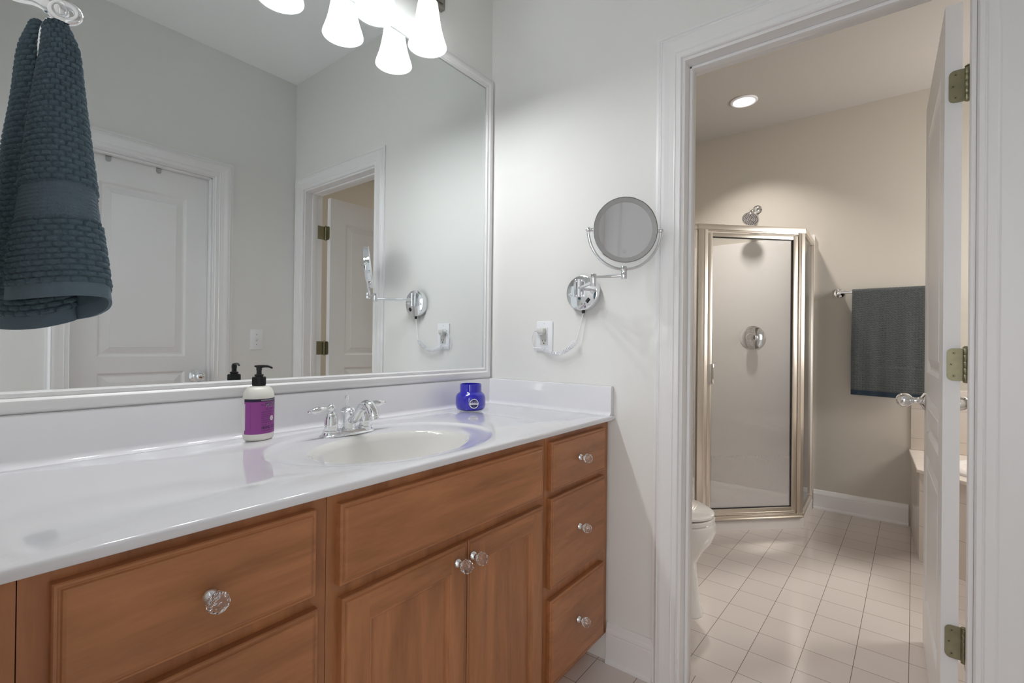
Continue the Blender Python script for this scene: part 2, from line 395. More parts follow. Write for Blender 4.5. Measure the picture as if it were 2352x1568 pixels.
b = B().box((0.115, YBR - 0.1, 0), (XF + 0.1, YBR, H)); struct(b, 'wall_far_right', WALL2, 'side wall of the shower room beyond the bathtub', 'wall')

# ------------------------------------------------------------------ trim
# casing profile: (distance from inner edge, height off the wall)
CAS = [(0, 0), (0, .008), (.002, .0105), (.0045, .009), (.018, .0095), (.0205, .0125), (.024, .0118), (.040, .0135), (.056, .0165), (.064, .0165), (.066, .0145), (.068, .0165), (.071, .0165), (.078, .010), (.081, .0085), (.0885, .0075), (.0885, 0)]
def casing(b, u0, u1, ztop, fn, wl=1.0, wr=1.0, z0=0.0):
    """mitred frame up one side, over and down; fn(u, z, h) -> world; u0<u1 inner edges"""
    n = len(CAS); rows = []
    for (u, z, du, dz) in ((u0, z0, -wl, 0), (u0, ztop, -wl, 1), (u1, ztop, wr, 1), (u1, z0, wr, 0)):
        rows.append([fn(u + du * d, z + dz * d, h) for d, h in CAS])
    vs = [p for r in rows for p in r]; fs = []
    for j in range(3):
        for i in range(n - 1): fs.append((j * n + i, j * n + i + 1, (j + 1) * n + i + 1, (j + 1) * n + i))
    fs.append(tuple(range(n))); fs.append(tuple(3 * n + i for i in range(n)))
    b.add(vs, fs)
b = B()
# bath doorway: casing on the vanity side, jambs with stops
casing(b, -OY0 - 0.009, -OY1 + 0.009, OZ + 0.009, lambda u, z, h: (-h, -u, z), 0.93, 1.16)
b.box((0, OY0, 0), (0.115, OY0 + 0.019, OZ)); b.box((0, OY1 - 0.019, 0), (0.115, OY1, OZ)); b.box((0, OY1 - 0.019, OZ), (0.115, OY0 + 0.019, OZ + 0.019))
b.box((0.043, OY0 - 0.0105, 0), (0.076, OY0, OZ), 0.003); b.box((0.043, OY1, 0), (0.076, OY1 + 0.0105, OZ), 0.003); b.box((0.043, OY1, OZ - 0.0105), (0.076, OY0, OZ), 0.003)
struct(b, 'trim_1', TRIM, 'white moulded casing around the open doorway', 'door casing', weld=False)
b = B()
casing(b, DX0 + 0.004, DX1 + 0.006, 2.035, lambda u, z, h: (u, YF + h, z), 0.93, 1.05)
b.box((DX0 - 0.019, YF - 0.115, 0), (DX0, YF, 2.03)); b.box((DX1, YF - 0.115, 0), (DX1 + 0.019, YF, 2.03)); b.box((DX0 - 0.019, YF - 0.115, 2.03), (DX1 + 0.019, YF, 2.049))
b.box((DX0, YF - 0.052, 0), (DX0 + 0.011, YF - 0.02, 2.03), 0.003); b.box((DX1 - 0.011, YF - 0.052, 0), (DX1, YF - 0.02, 2.03), 0.003); b.box((DX0, YF - 0.052, 2.019), (DX1, YF - 0.02, 2.03), 0.003)
struct(b, 'trim_2', TRIM, 'white casing around the closed door, seen in the mirror', 'door casing', weld=False)

BBP = [(0, 0), (.019, 0), (.019, .008), (.016, .016), (.0125, .019), (.0125, .098), (.0115, .102), (.0135, .106), (.0125, .114), (.009, .122), (.007, .132), (.005, .138), (0, .140)]
b = B().prism([(-d, z) for d, z in BBP], lambda u, v, t: (u, t, v), -0.7335, -0.5665)
struct(b, 'baseboard_right', TRIM, 'white baseboard between the vanity and the door casing', 'baseboard')
b = B().prism([(XF - d, z * 0.94) for d, z in BBP], lambda u, v, t: (u, t, v), -1.470, -0.957)
struct(b, 'baseboard_far', TRIM, 'white baseboard under the bath towel', 'baseboard')
b = B().prism([(YF + d, z) for d, z in BBP], lambda u, v, t: (t, u, v), DX1 + 0.10, -0.001)
struct(b, 'baseboard_front', TRIM, 'white baseboard right of the closed door', 'baseboard')

# ------------------------------------------------------------------ panelled doors
def rings_face(b, rect, rings, fn, mi=0):
    """nested rectangles: rings [(inset, depth)...], last one filled"""
    x0, x1, z0, z1 = rect; vs = []; fs = []
    for ins, d in rings:
        for (x, z) in ((x0 + ins, z0 + ins), (x1 - ins, z0 + ins), (x1 - ins, z1 - ins), (x0 + ins, z1 - ins)): vs.append(fn(x, z, d))
    n = len(rings)
    for j in range(n - 1):
        for i in range(4):
            k = (i + 1) % 4; fs.append((j * 4 + i, j * 4 + k, (j + 1) * 4 + k, (j + 1) * 4 + i))
    fs.append(tuple((n - 1) * 4 + i for i in range(4))); b.add(vs, fs, mi)
PRING = [(0, 0), (.004, -.003), (.010, -.0095), (.015, -.0105), (.020, -.010), (.046, -.003), (.048, -.0015)]
def panel_door(b, u0, u1, z0, z1, th, fn, panels, sides=(0, 1)):
    """slab from depth 0 (front) to -th (back), recessed raised panels on each face"""
    st = 0.110
    for sd in (0, 1):
        g = (lambda u, z, d: fn(u, z, d)) if sd == 0 else (lambda u, z, d: fn(u, z, -th - d))
        def quad(a, c, e, f): b.add([g(a, e, 0), g(c, e, 0), g(c, f, 0), g(a, f, 0)], [(0, 1, 2, 3)])
        quad(u0, u0 + st, z0, z1); quad(u1 - st, u1, z0, z1)
        zz = z0
        for (p0, p1) in panels:
            quad(u0 + st, u1 - st, zz, p0); zz = p1
            rings_face(b, (u0 + st, u1 - st, p0, p1), PRING, g)
        quad(u0 + st, u1 - st, zz, z1)
    for (a, c) in (((u0, z0), (u1, z0)), ((u1, z0), (u1, z1)), ((u1, z1), (u0, z1)), ((u0, z1), (u0, z0))):
        b.add([fn(a[0], a[1], 0), fn(c[0], c[1], 0), fn(c[0], c[1], -th), fn(a[0], a[1], -th)], [(0, 1, 2, 3)])
PANELS = [(0.20, 0.742), (0.815, 0.955), (1.035, 1.892)]

def ball_knob(b, o, n):
    M = frame_M(o, n)
    b.lathe([(.001, 0), (.033, 0), (.034, .003), (.030, .007), (.020, .012), (.0135, .018), (.011, .026), (.0115, .034), (.014, .037), (.0125, .040)], M, 36)
    cz = .0615
    b.lathe([(max(1e-6, .0265 * math.sin(PI * i / 14)), cz - .0265 * math.cos(PI * i / 14)) for i in range(1, 15)], M, 32)
b = B(); ux0, ux1 = 0.141, 0.852; yf = -1.463
panel_door(b, ux0, ux1, 0.012, 2.034, 0.0345, lambda u, z, d: (u, yf + d, z), PANELS)
d1 = struct(b, 'door_1', DOORP, 'white three-panel door standing open into the shower room', 'door', angle=50)
b = B(); ball_knob(b, (0.789, yf, 0.925), (0, 1, 0)); ball_knob(b, (0.789, yf - 0.0345, 0.925), (0, -1, 0))
b.box((ux1 - 0.001, yf - 0.029, 0.895), (ux1 + 0.0012, yf - 0.006, 0.955), 0.0005, seg=1); b.build('door_knob', CHROME, d1)
def hinge(parent, zc):
    b = B(); x = 0.141; z0, z1 = zc - 0.0425, zc + 0.0425
    ya, yb = -1.4705, -1.5035; r = 0.0125
    poly = [(yb, z0), (yb, z1)]
    for k in range(7): a = PI / 2 * k / 6; poly.append((ya - r + r * math.sin(a), z1 - r + r * math.cos(a)))
    for k in range(7): a = PI / 2 * k / 6; poly.append((ya - r + r * math.cos(a), z0 + r - r * math.sin(a)))
    b.prism(poly, lambda u, v, t: (t, u, v), x - 0.0022, x + 0.001)
    # barrel and jamb leaf
    for k in range(5):
        b.lathe([(.0058, 0), (.0062, .0008), (.0062, .0160), (.0058, .0168)], Matrix.Translation((0.1345, -1.5075, z0 + k * 0.017)), 16)
    b.lathe([(.002, 0), (.0068, .001), (.0068, .003), (.003, .006)], Matrix.Translation((0.1345, -1.5075, z1)), 16)
    b.lathe([(.003, -.005), (.006, -.003), (.006, 0)], Matrix.Translation((0.1345, -1.5075, z0)), 16)
    b.box((0.085, -1.5152, z0), (0.1335, -1.5128, z1), 0.0008, seg=1)
    h = b.build('hinge', BRASS, parent, weld=False)
    for dz, dy in ((-0.030, 0.0135), (0.0, 0.0085), (0.030, 0.0135)):
        s = B(); M = frame_M((x - 0.0022, ya - dy, zc + dz), (-1, 0, 0), (0, 1, 0))
        s.lathe([(.0001, .0004), (.0042, .0004), (.0045, 0)], M, 16, 0, False)
        for q in (0, 1):
            R = M @ Matrix.Rotation(q * PI / 2 + .5, 4, 'Z')
            s.box((-.0026, -.0005, .0002), (.0026, .0005, .0007), mi=1, M=R)
        s.build('screw', [BRASS, DARKHOLE], h, weld=False)
for zc in (1.8135, 1.0805, 0.353): hinge(d1, zc)

b = B(); yd = YF - 0.054
panel_door(b, DX0 + 0.003, DX1 - 0.003, 0.012, 2.027, 0.0345, lambda u, z, d: (u, yd + d, z), PANELS)
d2 = struct(b, 'door_2', DOORP, 'closed white three-panel door, seen in the mirror', 'door', angle=50)
b = B(); ball_knob(b, (DX1 - 0.060, yd, 0.925), (0, 1, 0)); b.build('door_knob', CHROME, d2)
for i, hx in enumerate((-0.920, -0.712)):
    b = B(); z0 = 1.997
    poly = [(hx - .011, 2.029), (hx + .011, 2.029)] + [(hx + .011 * math.cos(-PI * k / 8), z0 + .005 + .011 * math.sin(-PI * k / 8)) for k in range(9)]
    b.prism(poly, lambda u, v, t: (u, t, v), yd + 0.0006, yd + 0.0022)
    o = b.build('door_hook', mat('dull_steel_%d' % i, rgb(150, 150, 150), 0.4, 1.0))
    tag(o, ('small grey metal clip over the closed door, nearer the towel', 'small grey metal clip over the closed door, nearer the latch side')[i], 'hook', 'clips over the top of the closed door')

# ------------------------------------------------------------------ framed vanity mirror
mx0, mx1, mz0, mz1 = -1.522, -0.003, 0.9755, 2.2385
mt = thing('wall_mirror', ((mx0 + mx1) / 2, -0.006, mz0), 'large white-framed mirror covering the wall above the vanity', 'mirror')
b = B().box((mx0 + 0.03, -0.0062, mz0 + 0.03), (mx1 - 0.03, -0.0008, mz1 - 0.03)); b.build('mirror_glass', MIRROR, mt)
FP = [(0, 0), (0, .010), (.003, .014), (.010, .0185), (.018, .0205), (.026, .0195), (.0305, .016), (.032, .0135), (.034, .0150), (.0405, .0150), (.0415, .0125), (.0445, .0105), (.0445, .0065)]
b = B(); rows = []
for (x, z, dx, dz) in ((mx0, mz0, 1, 1), (mx1, mz0, -1, 1), (mx1, mz1, -1, -1), (mx0, mz1, 1, -1)):
    rows.append([(x + dx * d, -h, z + dz * d) for d, h in FP])
n = len(FP); vs = [p for r in rows for p in r]; fs = []
for j in range(4):
    k = (j + 1) % 4
    for i in range(n - 1): fs.append((j * n + i, j * n + i + 1, k * n + i + 1, k * n + i))
b.add(vs, fs, 0, True); b.build('frame', TRIM, mt, angle=25)

# ------------------------------------------------------------------ vanity cabinets
YFACE = -0.561
DRING = [(0, 0), (0, -.0135), (.0015, -.0155), (.0045, -.0160), (.0055, -.0150), (.0075, -.0150), (.0090, -.0175), (.0125, -.0190)]
def front(b, rect, mi=0):
    rings_face(b, rect, [(i, -d) for i, d in DRING], lambda x, z, d: (x, YFACE - d, z), mi)
def add_knob(parent, x, z, y=YFACE - 0.019):
    b = B(); M = frame_M((x, y, z), (0, -1, 0), (0, 0, 1))
    b.lathe([(.0001, 0), (.0098, 0), (.0105, .002), (.0090, .006), (.0058, .009), (.0056, .013), (.0075, .015), (.0001, .0152)], M, 24, 0)
    bm = bmesh.new(); bmesh.ops.create_icosphere(bm, subdivisions=2, radius=0.0152)
    rm = Matrix.Rotation(0.4, 4, 'X') @ Matrix.Rotation(0.3, 4, 'Y')
    b.bm(bm, 1, False, M @ Matrix.Translation((0, 0, 0.0285)) @ rm)
    return b.build('knob', [CHROME, CRYSTAL], parent, weld=False)
def cab_door(b, rect):
    x0, x1, z0, z1 = rect; f = lambda x, z, d: (x, YFACE - d, z)
    y = [(i, -d) for i, d in DRING]; vs = []
    # outer edge rings
    R = y[:]; last = R[-1][0]
    def rect_at(ins): return [(x0 + ins, z0 + ins), (x1 - ins, z0 + ins), (x1 - ins, z1 - ins), (x0 + ins, z1 - ins)]
    for j in range(len(R) - 1):
        A = [f(px, pz, R[j][1]) for px, pz in rect_at(R[j][0])]; Bq = [f(px, pz, R[j + 1][1]) for px, pz in rect_at(R[j + 1][0])]
        for i in range(4):
            k = (i + 1) % 4; b.add([A[i], A[k], Bq[k], Bq[i]], [(0, 1, 2, 3)], 1 if i in (1, 3) else 0)
    t = 0.055; d = R[-1][1]; o = last
    X = (x0 + o, x0 + t, x1 - t, x1 - o); Z = (z0 + o, z0 + t, z1 - t, z1 - o)
    def q(xa, xb, za, zb, mi): b.add([f(xa, za, d), f(xb, za, d), f(xb, zb, d), f(xa, zb, d)], [(0, 1, 2, 3)], mi)
    q(X[0], X[1], Z[0], Z[3], 1); q(X[2], X[3], Z[0], Z[3], 1); q(X[1], X[2], Z[0], Z[1], 0); q(X[1], X[2], Z[2], Z[3], 0)
    rings_face(b, (X[1], X[2], Z[1], Z[2]), [(0, d), (.002, d - .0012), (.005, d - .0012), (.006, d - .003), (.009, d - .004), (.011, d - .0085)], f, 1)
def cabinet(x0, x1, label, extra=None):
    t = thing('vanity_cabinet', ((x0 + x1) / 2, -0.29, 0), label, 'cabinet', 'maple vanity cabinets')
    b = B(); g = 0.0006
    b.box((x0 + g, YFACE, 0.100), (x1 - g, YFACE + .019, 0.8570)); b.box((x0 + g, YFACE + .0195, 0.100), (x0 + g + .016, -0.022, 0.8570)); b.box((x1 - g - .016, YFACE + .0195, 0.100), (x1 - g, -0.022, 0.8570)); b.box((x0 + g + .0165, YFACE + .0195, 0.100), (x1 - g - .0165, -0.022, 0.118)); b.box((x0 + g, -0.487, 0.0005), (x1 - g, -0.06, 0.100))
    if extra: b.box(*extra)
    b.build('carcass', WOODZ, t, weld=False); return t
def drawer(t, rect, kx=None, kz=None, name='drawer'):
    b = B(); front(b, rect); d = b.build(name, WOODX, t)
    if kx is not None: add_knob(d, kx, kz)
    return d
cl = cabinet(-1.484, -1.100, 'maple drawer cabinet at the left end of the vanity', ((XL + 0.001, YFACE, 0.0005), (-1.4845, YFACE + 0.02, 0.857)))
drawer(cl, (-1.4565, -1.1265, 0.690, 0.837), -1.292, 0.7595)
drawer(cl, (-1.4565, -1.1215, 0.405, 0.667), -1.290, 0.54)
drawer(cl, (-1.4565, -1.1215, 0.125, 0.375), -1.290, 0.25)
cm = cabinet(-1.100, -0.410, 'maple sink cabinet with two doors under the basin')
drawer(cm, (-1.0805, -0.4375, 0.688, 0.834), name='false_drawer_front')
for rect, kx in (((-1.0755, -0.7495, 0.130, 0.6635), -0.7865), ((-0.7465, -0.4325, 0.130, 0.6635), -0.7350)):
    b = B(); cab_door(b, rect); d = b.build('cabinet_door', [WOODX, WOODZ], cm); add_knob(d, kx, 0.6275)
cr = cabinet(-0.410, -0.0045, 'narrow maple drawer cabinet next to the side wall')
for z0, z1, kz in ((0.692, 0.836, 0.7665), (0.408, 0.6715, 0.549), (0.125, 0.3735, 0.256)): drawer(cr, (-0.3915, -0.0535, z0, z1), -0.235, kz)

# ------------------------------------------------------------------ countertop with integral basin
ct = thing('countertop', (-0.77, -0.29, ZC - 0.016), 'glossy white countertop with an oval sink moulded into it', 'countertop')
cx0, cx1, cy0, cy1 = XL + 0.001, -0.0015, -0.5886, -0.0015
ex, ey = -0.783, -0.335
ELL = [(.312, .2280, 0, 0), (.307, .2235, -.0006, 0), (.300, .217, -.0035, 0), (.291, .209, -.0055, 0), (.268, .192, -.0062, -.004), (.238, .170, -.0075, -.012), (.220, .156, -.0098, -.018), (.210, .147, -.0150, -.020), (.203, .140, -.028, -.020), (.188, .128, -.062, -.020), (.160, .107, -.098, -.018), (.115, .075, -.124, -.014), (.06, .038, -.134, -.008), (.022, .022, -.137, -.006)]
angs = set(2 * PI * i / 96 for i in range(96))
for (x, y) in ((cx0, cy0), (cx1, cy0), (cx1, cy1), (cx0, cy1)): angs.add(math.atan2(y - ey, x - ex) % (2 * PI))
angs = sorted(angs); NA = len(angs)
def rect_pt(a, ins):
    dx, dy = math.cos(a), math.sin(a); t = 1e9
    for lim, dd, o in ((cx0 + ins, dx, ex), (cx1 - ins, dx, ex), (cy0 + ins, dy, ey), (cy1 - ins, dy, ey)):
        if abs(dd) > 1e-9:
            q = (lim - o) / dd
            if q > 0: t = min(t, q)
    return ex + dx * t, ey + dy * t
# use the same corner direction for every inset: scale the full rectangle towards its middle
mxc, myc = (cx0 + cx1) / 2, (cy0 + cy1) / 2
def rp(a, ins):
    x, y = rect_pt(a, 0); fx = ((cx1 - cx0) / 2 - ins) / ((cx1 - cx0) / 2); fy = ((cy1 - cy0) / 2 - ins) / ((cy1 - cy0) / 2)
    return mxc + (x - mxc) * fx, myc + (y - myc) * fy
rows = []
for ins, z in ((0.03, -.016), (0.002, -.016), (0.0, -.0145), (0.0, -.006), (.0016, -.002), (.005, 0)): rows.append([(*rp(a, ins), ZC + z) for a in angs])
first_in = len(rows)
def el_pt(a, e):
    A, Bb, z, dy = e; x, y = rect_pt(a, 0); t = math.atan2((y - ey) / Bb, (x - ex) / A) if False else a
    r = 1 / math.sqrt((math.cos(a) / A) ** 2 + (math.sin(a) / Bb) ** 2)
    return (ex + r * math.cos(a), ey + dy + r * math.sin(a), ZC + z)
for e in ELL: rows.append([el_pt(a, e) for a in angs])
b = B(); vs = [p for r in rows for p in r]; fs = []
nb = first_in + 6
for j in range(nb):
    for i in range(NA):
        k = (i + 1) % NA; fs.append((j * NA + i, j * NA + k, (j + 1) * NA + k, (j + 1) * NA + i))
b.add(vs, fs, 0, True); b.build('slab', MARBLE, ct, angle=60)
b = B(); rr = rows[nb:]; vs = [p for r in rr for p in r]; fs = []
for j in range(len(rr) - 1):
    for i in range(NA):
        k = (i + 1) % NA; fs.append((j * NA + i, j * NA + k, (j + 1) * NA + k, (j + 1) * NA + i))
b.add(vs, fs, 0, True); b.build('basin', BASIN, ct, angle=80)
b = B().lathe([(.0001, -.1340), (.017, -.1340), (.022, -.1355), (.0225, -.1375)], Matrix.Translation((ex, ey - 0.006, ZC)), 28); b.build('drain', CHROME, ct)
cov = [(.0355 - .0145 * math.sin(PI / 2 * k / 6), .0145 - .0145 * math.cos(PI / 2 * k / 6)) for k in range(7)]
zs = 0.9752 - ZC
SP = [(.002, -.003), (.0375, -.003), (.0375, .0001)] + cov + [(.020, zs - .005), (.0185, zs - .0015), (.015, zs), (.002, zs)]
b = B().prism([(-d, ZC + z) for d, z in SP], lambda u, v, t: (t, u, v), cx0, cx1, smooth=True); b.build('backsplash', MARBLE, ct, angle=40)
b = B().prism([(-d, ZC + z) for d, z in SP], lambda u, v, t: (u, t, v), cy0 + 0.008, -0.021, smooth=True); b.build('side_splash', MARBLE, ct, angle=40)

# ------------------------------------------------------------------ faucet
FX, FY, FZ = -0.7860, -0.1535, ZC - 0.0066
ft = thing('faucet', (FX, FY, FZ), 'chrome two-handle faucet behind the oval sink', 'faucet')
def oblong(b, prof, M, seg=40):
    rows = []
    for hx, hy, z in prof:
        r = []
        for i in range(seg):
            a = 2 * PI * i / seg; c, s_ = math.cos(a), math.sin(a)
            e = 0.55
            r.append(M @ Vector((hx * math.copysign(abs(c) ** e, c), hy * math.copysign(abs(s_) ** 0.8, s_), z)))
        rows.append(r)
    vs = [p for r in rows for p in r]; fs = []
    for j in range(len(rows) - 1):
        for i in range(seg):
            k = (i + 1) % seg; fs.append((j * seg + i, j * seg + k, (j + 1) * seg + k, (j + 1) * seg + i))
    fs.append(tuple((len(rows) - 1) * seg + i for i in range(seg))); b.add(vs, fs, 0, True)
b = B(); oblong(b, [(.0835, .0290, 0), (.0835, .0290, .002), (.081, .0270, .0045), (.077, .0240, .006), (.0755, .0230, .0105), (.074, .0220, .0125)], Matrix.Translation((FX, FY, FZ))); b.build('base_plate', CHROME, ft)
for sg in (-1, 1):
    hx = FX + sg * 0.0525; M = Matrix.Translation((hx, FY, FZ + .0122))
    b = B(); b.lathe([(.0215, 0), (.0215, .003), (.0185, .005), (.0190, .008), (.0185, .020), (.0175, .032), (.0155, .042), (.0135, .0455), (.0137, .047), (.0125, .048), (.0085, .053), (.008, .056)], M, 32)
    h = b.build('handle', CHROME, ft)
    b = B(); top = Vector((hx, FY, FZ + .0122 + .0635))
    b.sphere(top, .0112, 20, 14)
    dr = Vector((sg * 1.0, -0.10, 0.02 if sg > 0 else -0.04)).normalized()
    ps = [(0, .0065), (.010, .0062), (.018, .0062), (.030, .0090), (.040, .0102), (.048, .0085), (.056, .0048), (.0585, .0038), (.061, .0046), (.064, .0044), (.0665, .002)]
    b.tube([top + dr * (d + .004) for d, r in ps], [r for d, r in ps], 16); b.build('lever', CHROME, h, weld=False)
b = B(); M = Matrix.Translation((FX, FY, FZ + .0122))
b.lathe([(.0235, 0), (.0235, .0025), (.0200, .0045), (.0195, .050), (.0215, .0525), (.0212, .055), (.0165, .059), (.0125, .0615), (.0001, .063)], M, 32); b.build('center_body', CHROME, ft)
b = B(); pth = [(0, -.012, .030), (0, -.024, .031), (0, -.038, .041), (0, -.054, .060), (0, -.071, .0735), (0, -.088, .0765), (0, -.102, .071), (0, -.111, .059), (0, -.114, .050)]
rr = [.0115, .0125, .0125, .0130, .0135, .0140, .0140, .0140, .0135]
P = smooth_path([(FX + x, FY + y, FZ + .010 + z) for x, y, z in pth], 5)
b.tube(P, lerp_list(rr, 5), 20)
e = P[-1]; dn = (P[-1] - P[-3]).normalized()
b.lathe([(.0135, -.002), (.0152, 0), (.0152, .003), (.0138, .0045), (.0135, .0105), (.0115, .0110), (.0110, .008), (.0001, .008)], frame_M(e, dn, (1, 0, 0)), 24)
b.build('spout', CHROME, ft, weld=False)
b = B().lathe([(.0025, .055), (.0025, .070), (.0042, .078), (.0058, .085), (.0062, .0875), (.0058, .0905), (.003, .0925), (.0001, .093)], Matrix.Translation((FX, FY + .008, FZ + .0122)), 20); b.build('lift_rod', CHROME, ft)

# ------------------------------------------------------------------ lettering helper
def text_mesh(body, size, align='LEFT', spacing=1.0):
    cu = bpy.data.curves.new('lettering', 'FONT'); cu.body = body; cu.size = size; cu.align_x = align; cu.align_y = 'BOTTOM_BASELINE'
    cu.space_character = spacing; cu.resolution_u = 2
    o = bpy.data.objects.new('lettering', cu); C.objects.link(o)
    dg = bpy.context.evaluated_depsgraph_get(); me = o.evaluated_get(dg).to_mesh()
    V = [v.co.copy() for v in me.vertices]; Fc = [list(p.vertices) for p in me.polygons]
    o.evaluated_get(dg).to_mesh_clear(); bpy.data.objects.remove(o); bpy.data.curves.remove(cu)
    return V, Fc
def text_on(b, body, size, fn, x, z, mi=0, align='LEFT', spacing=1.0, sx=1.0, bold=0.0):
    V, Fc = text_mesh(body, size, align, spacing)
    offs = [(0, 0)] if not bold else [(0, 0), (bold, 0), (0, bold * .6)]
    for i, (ox, oz) in enumerate(offs):
        b.add([fn(x + v.x * sx + ox, z + v.y + oz, i * 1e-6) for v in V], Fc, mi)

# ------------------------------------------------------------------ soap bottle
SX, SY = -0.9958, -0.0782; SA = math.radians(-65)
st = thing('soap_bottle', (SX, SY, ZC), 'pump hand soap bottle with a purple label beside the faucet', 'soap bottle')
ea, eb = 0.0395, 0.0335
tx = Vector((math.cos(SA + PI / 2), math.sin(SA + PI / 2), 0)); nx = Vector((math.cos(SA), math.sin(SA), 0))
def ell_ring(k, z, seg=48): return [Vector((SX, SY, ZC + z)) + tx * (ea * k * math.cos(2 * PI * i / seg)) + nx * (eb * k * math.sin(2 * PI * i / seg)) for i in range(seg)]
prof = [(.02, .0003), (.84, .0003), (.93, .003), (.985, .010), (1, .018), (1, .104), (.985, .112), (.94, .119), (.86, .1255), (.72, .131), (.55, .134), (.40, .1353), (.33, .1356), (.33, .140)]
b = B(); seg = 48; vs = [p for k, z in prof for p in ell_ring(k, z)]; fs = []
for j in range(len(prof) - 1):
    for i in range(seg):
        k = (i + 1) % seg; fs.append((j * seg + i, j * seg + k, (j + 1) * seg + k, (j + 1) * seg + i))
fs.append(tuple(range(seg))); b.add(vs, fs, 0, True); b.build('bottle', SOAPW, st)
# arc-length table over the front of the ellipse
tab = [0.0]; th = [(-1.9 + 3.8 * i / 400) for i in range(401)]
def ep(t, off): return (tx * ((ea + off) * math.sin(t)) + nx * ((eb + off) * math.cos(t)))
for i in range(400): tab.append(tab[-1] + (ep(th[i + 1], 0) - ep(th[i], 0)).length)
mid = tab[200]
def lab(u, z, h=0.0):
    s_ = u + mid; i = int(np.searchsorted(tab, s_)); i = max(1, min(400, i))
    f_ = (s_ - tab[i - 1]) / max(1e-9, tab[i] - tab[i - 1]); t = th[i - 1] + (th[i] - th[i - 1]) * f_
    return Vector((SX, SY, ZC + z)) + ep(t, 0.00025 + h)
def lab_patch(b, u0, u1, z0, z1, h, mi=0, n=60):
    vs = [lab(u0 + (u1 - u0) * i / n, z, h) for z in (z0, z1) for i in range(n + 1)]
    b.add(vs, [(i, i + 1, n + 2 + i, n + 1 + i) for i in range(n)], mi, True)
b = B(); lab_patch(b, -.066, .050, .0175, .1045, 0.0, 0); lab_patch(b, -.066, .050, .0975, .1045, .00008, 1)
lab_patch(b, -.049, -.0487, .0270, .0925, .00008, 1); lab_patch(b, -.0655, -.0630, .0270, .0925, .00008, 2)
def bt(body, size, u, z, mi=1, h=.00018, **k): text_on(b, body, size, lambda x, zz, dh: lab(x, zz, h + dh), u, z, mi, **k)
bt('HARDWORKING HOMEKEEPING', .0048, -.0245, .0993, 2, sx=.85, spacing=1.15)
bt('Mrs.', .0055, -.0245, .0875, 1)
bt("MEYER'S", .0155, -.0135, .0840, 2, sx=.72, bold=.0004, h=.00014)
bt("MEYER'S", .0155, -.0143, .0844, 1, sx=.72, bold=.0006, h=.00024)
bt('CLEAN DAY', .0072, -.0125, .0765, 1, sx=.95, spacing=1.35)
for i, tline in enumerate(('AROMATHERAPEUTIC', 'household soap with', 'essential oils for', 'hard working hands', 'made with olive oil', 'and aloe vera gel')):
    bt(tline, .0042, -.0235, .0700 - i * .0050, 1)
lab_patch(b, -.0235, .018,   .0395, .0398, .00010, 1)
bt('HAND SOAP', .0100, -.0235, .0295, 1, sx=.85, bold=.0004)
bt('MADE WITH OLIVE OIL & ALOE', .0040, -.0235, .0238, 1)
# round scent badge
cu_, cz_ = .0055, .0545
def disc(b, r0, r1, mi, h, n=36):
    vs = [lab(cu_ + r * math.cos(2 * PI * i / n), cz_ + r * math.sin(2 * PI * i / n), h) for r in (r0, r1) for i in range(n)]
    b.add(vs, [(i, (i + 1) % n, n + (i + 1) % n, n + i) for i in range(n)], mi)
disc(b, .00001, .0062, 2, .0003); disc(b, .0062, .0070, 3, .0003)
text_on(b, 'PLUM', .0032, lambda x, z, d: lab(x, z, .0004), cu_, cz_ + .0008, 1, 'CENTER'); text_on(b, 'BERRY', .0032, lambda x, z, d: lab(x, z, .0004), cu_, cz_ - .0024, 1, 'CENTER')
b.build('label', [PURPLE, NAVY, WHITEINK, mat('badge_ring', rgb(150, 60, 60), .5)], st, weld=False)
b = B(); M = Matrix.Translation((SX, SY, ZC))
b.lathe([(.0150, .1352), (.0155, .1362), (.0155, .1570), (.0148, .1580), (.0095, .1582), (.0095, .1600), (.0108, .1610), (.0108, .1632), (.0085, .1645), (.0062, .1650), (.0058, .1730), (.0066, .1742), (.0066, .1820), (.0052, .1828), (.0001, .1828)], M, 28)
for i in range(28):
    a = 2 * PI * i / 28; b.box((.0152, -.0006, .138), (.0160, .0006, .156), M=M @ Matrix.Rotation(a, 4, 'Z'))
sd = Vector((0.70, -0.71, 0)).normalized(); o0 = Vector((SX, SY, ZC + .1832))
pp = smooth_path([o0 - sd * .0115 + Vector((0, 0, .0016)), o0 + Vector((0, 0, .0004)), o0 + sd * .012 + Vector((0, 0, .0016)), o0 + sd * .024 + Vector((0, 0, .0008)), o0 + sd * .0320 + Vector((0, 0, -.0034))], 5)
b.tube(pp, lerp_list([.0014, .0046, .0036, .0032, .0024], 5), 12); b.build('pump', BLACKP, st, weld=False)

# ------------------------------------------------------------------ blue candle jar
JX, JY = -0.2365, -0.1125
jt = thing('candle_jar', (JX, JY, ZC), 'round cobalt blue glass jar candle near the counter corner', 'candle jar')
b = B(); b.lathe([(.0001, .0006), (.042, .0004), (.049, .0025), (.0535, .008), (.0560, .017), (.0565, .030), (.0562, .044), (.0550, .052), (.0510, .0595), (.0455, .0640), (.0420, .0670), (.0407, .0700), (.0405, .0940), (.0400, .0962), (.0388, .0970), (.0375, .0958), (.0372, .070), (.050, .058), (.052, .040), (.0001, .040)], Matrix.Translation((JX, JY, ZC)), 56)
b.build('glass_jar', BLUEG, jt)
ja = math.atan2(CAM.y - JY, CAM.x - JX) + math.radians(13)
def jl(u, z, h=0): a = ja + u / .0566; return Vector((JX + (.0568 + h) * math.cos(a), JY + (.0568 + h) * math.sin(a), ZC + z))
def jdisc(b, fr, mi, h):
    pass
b = B(); jz = .0285; R0 = .0172
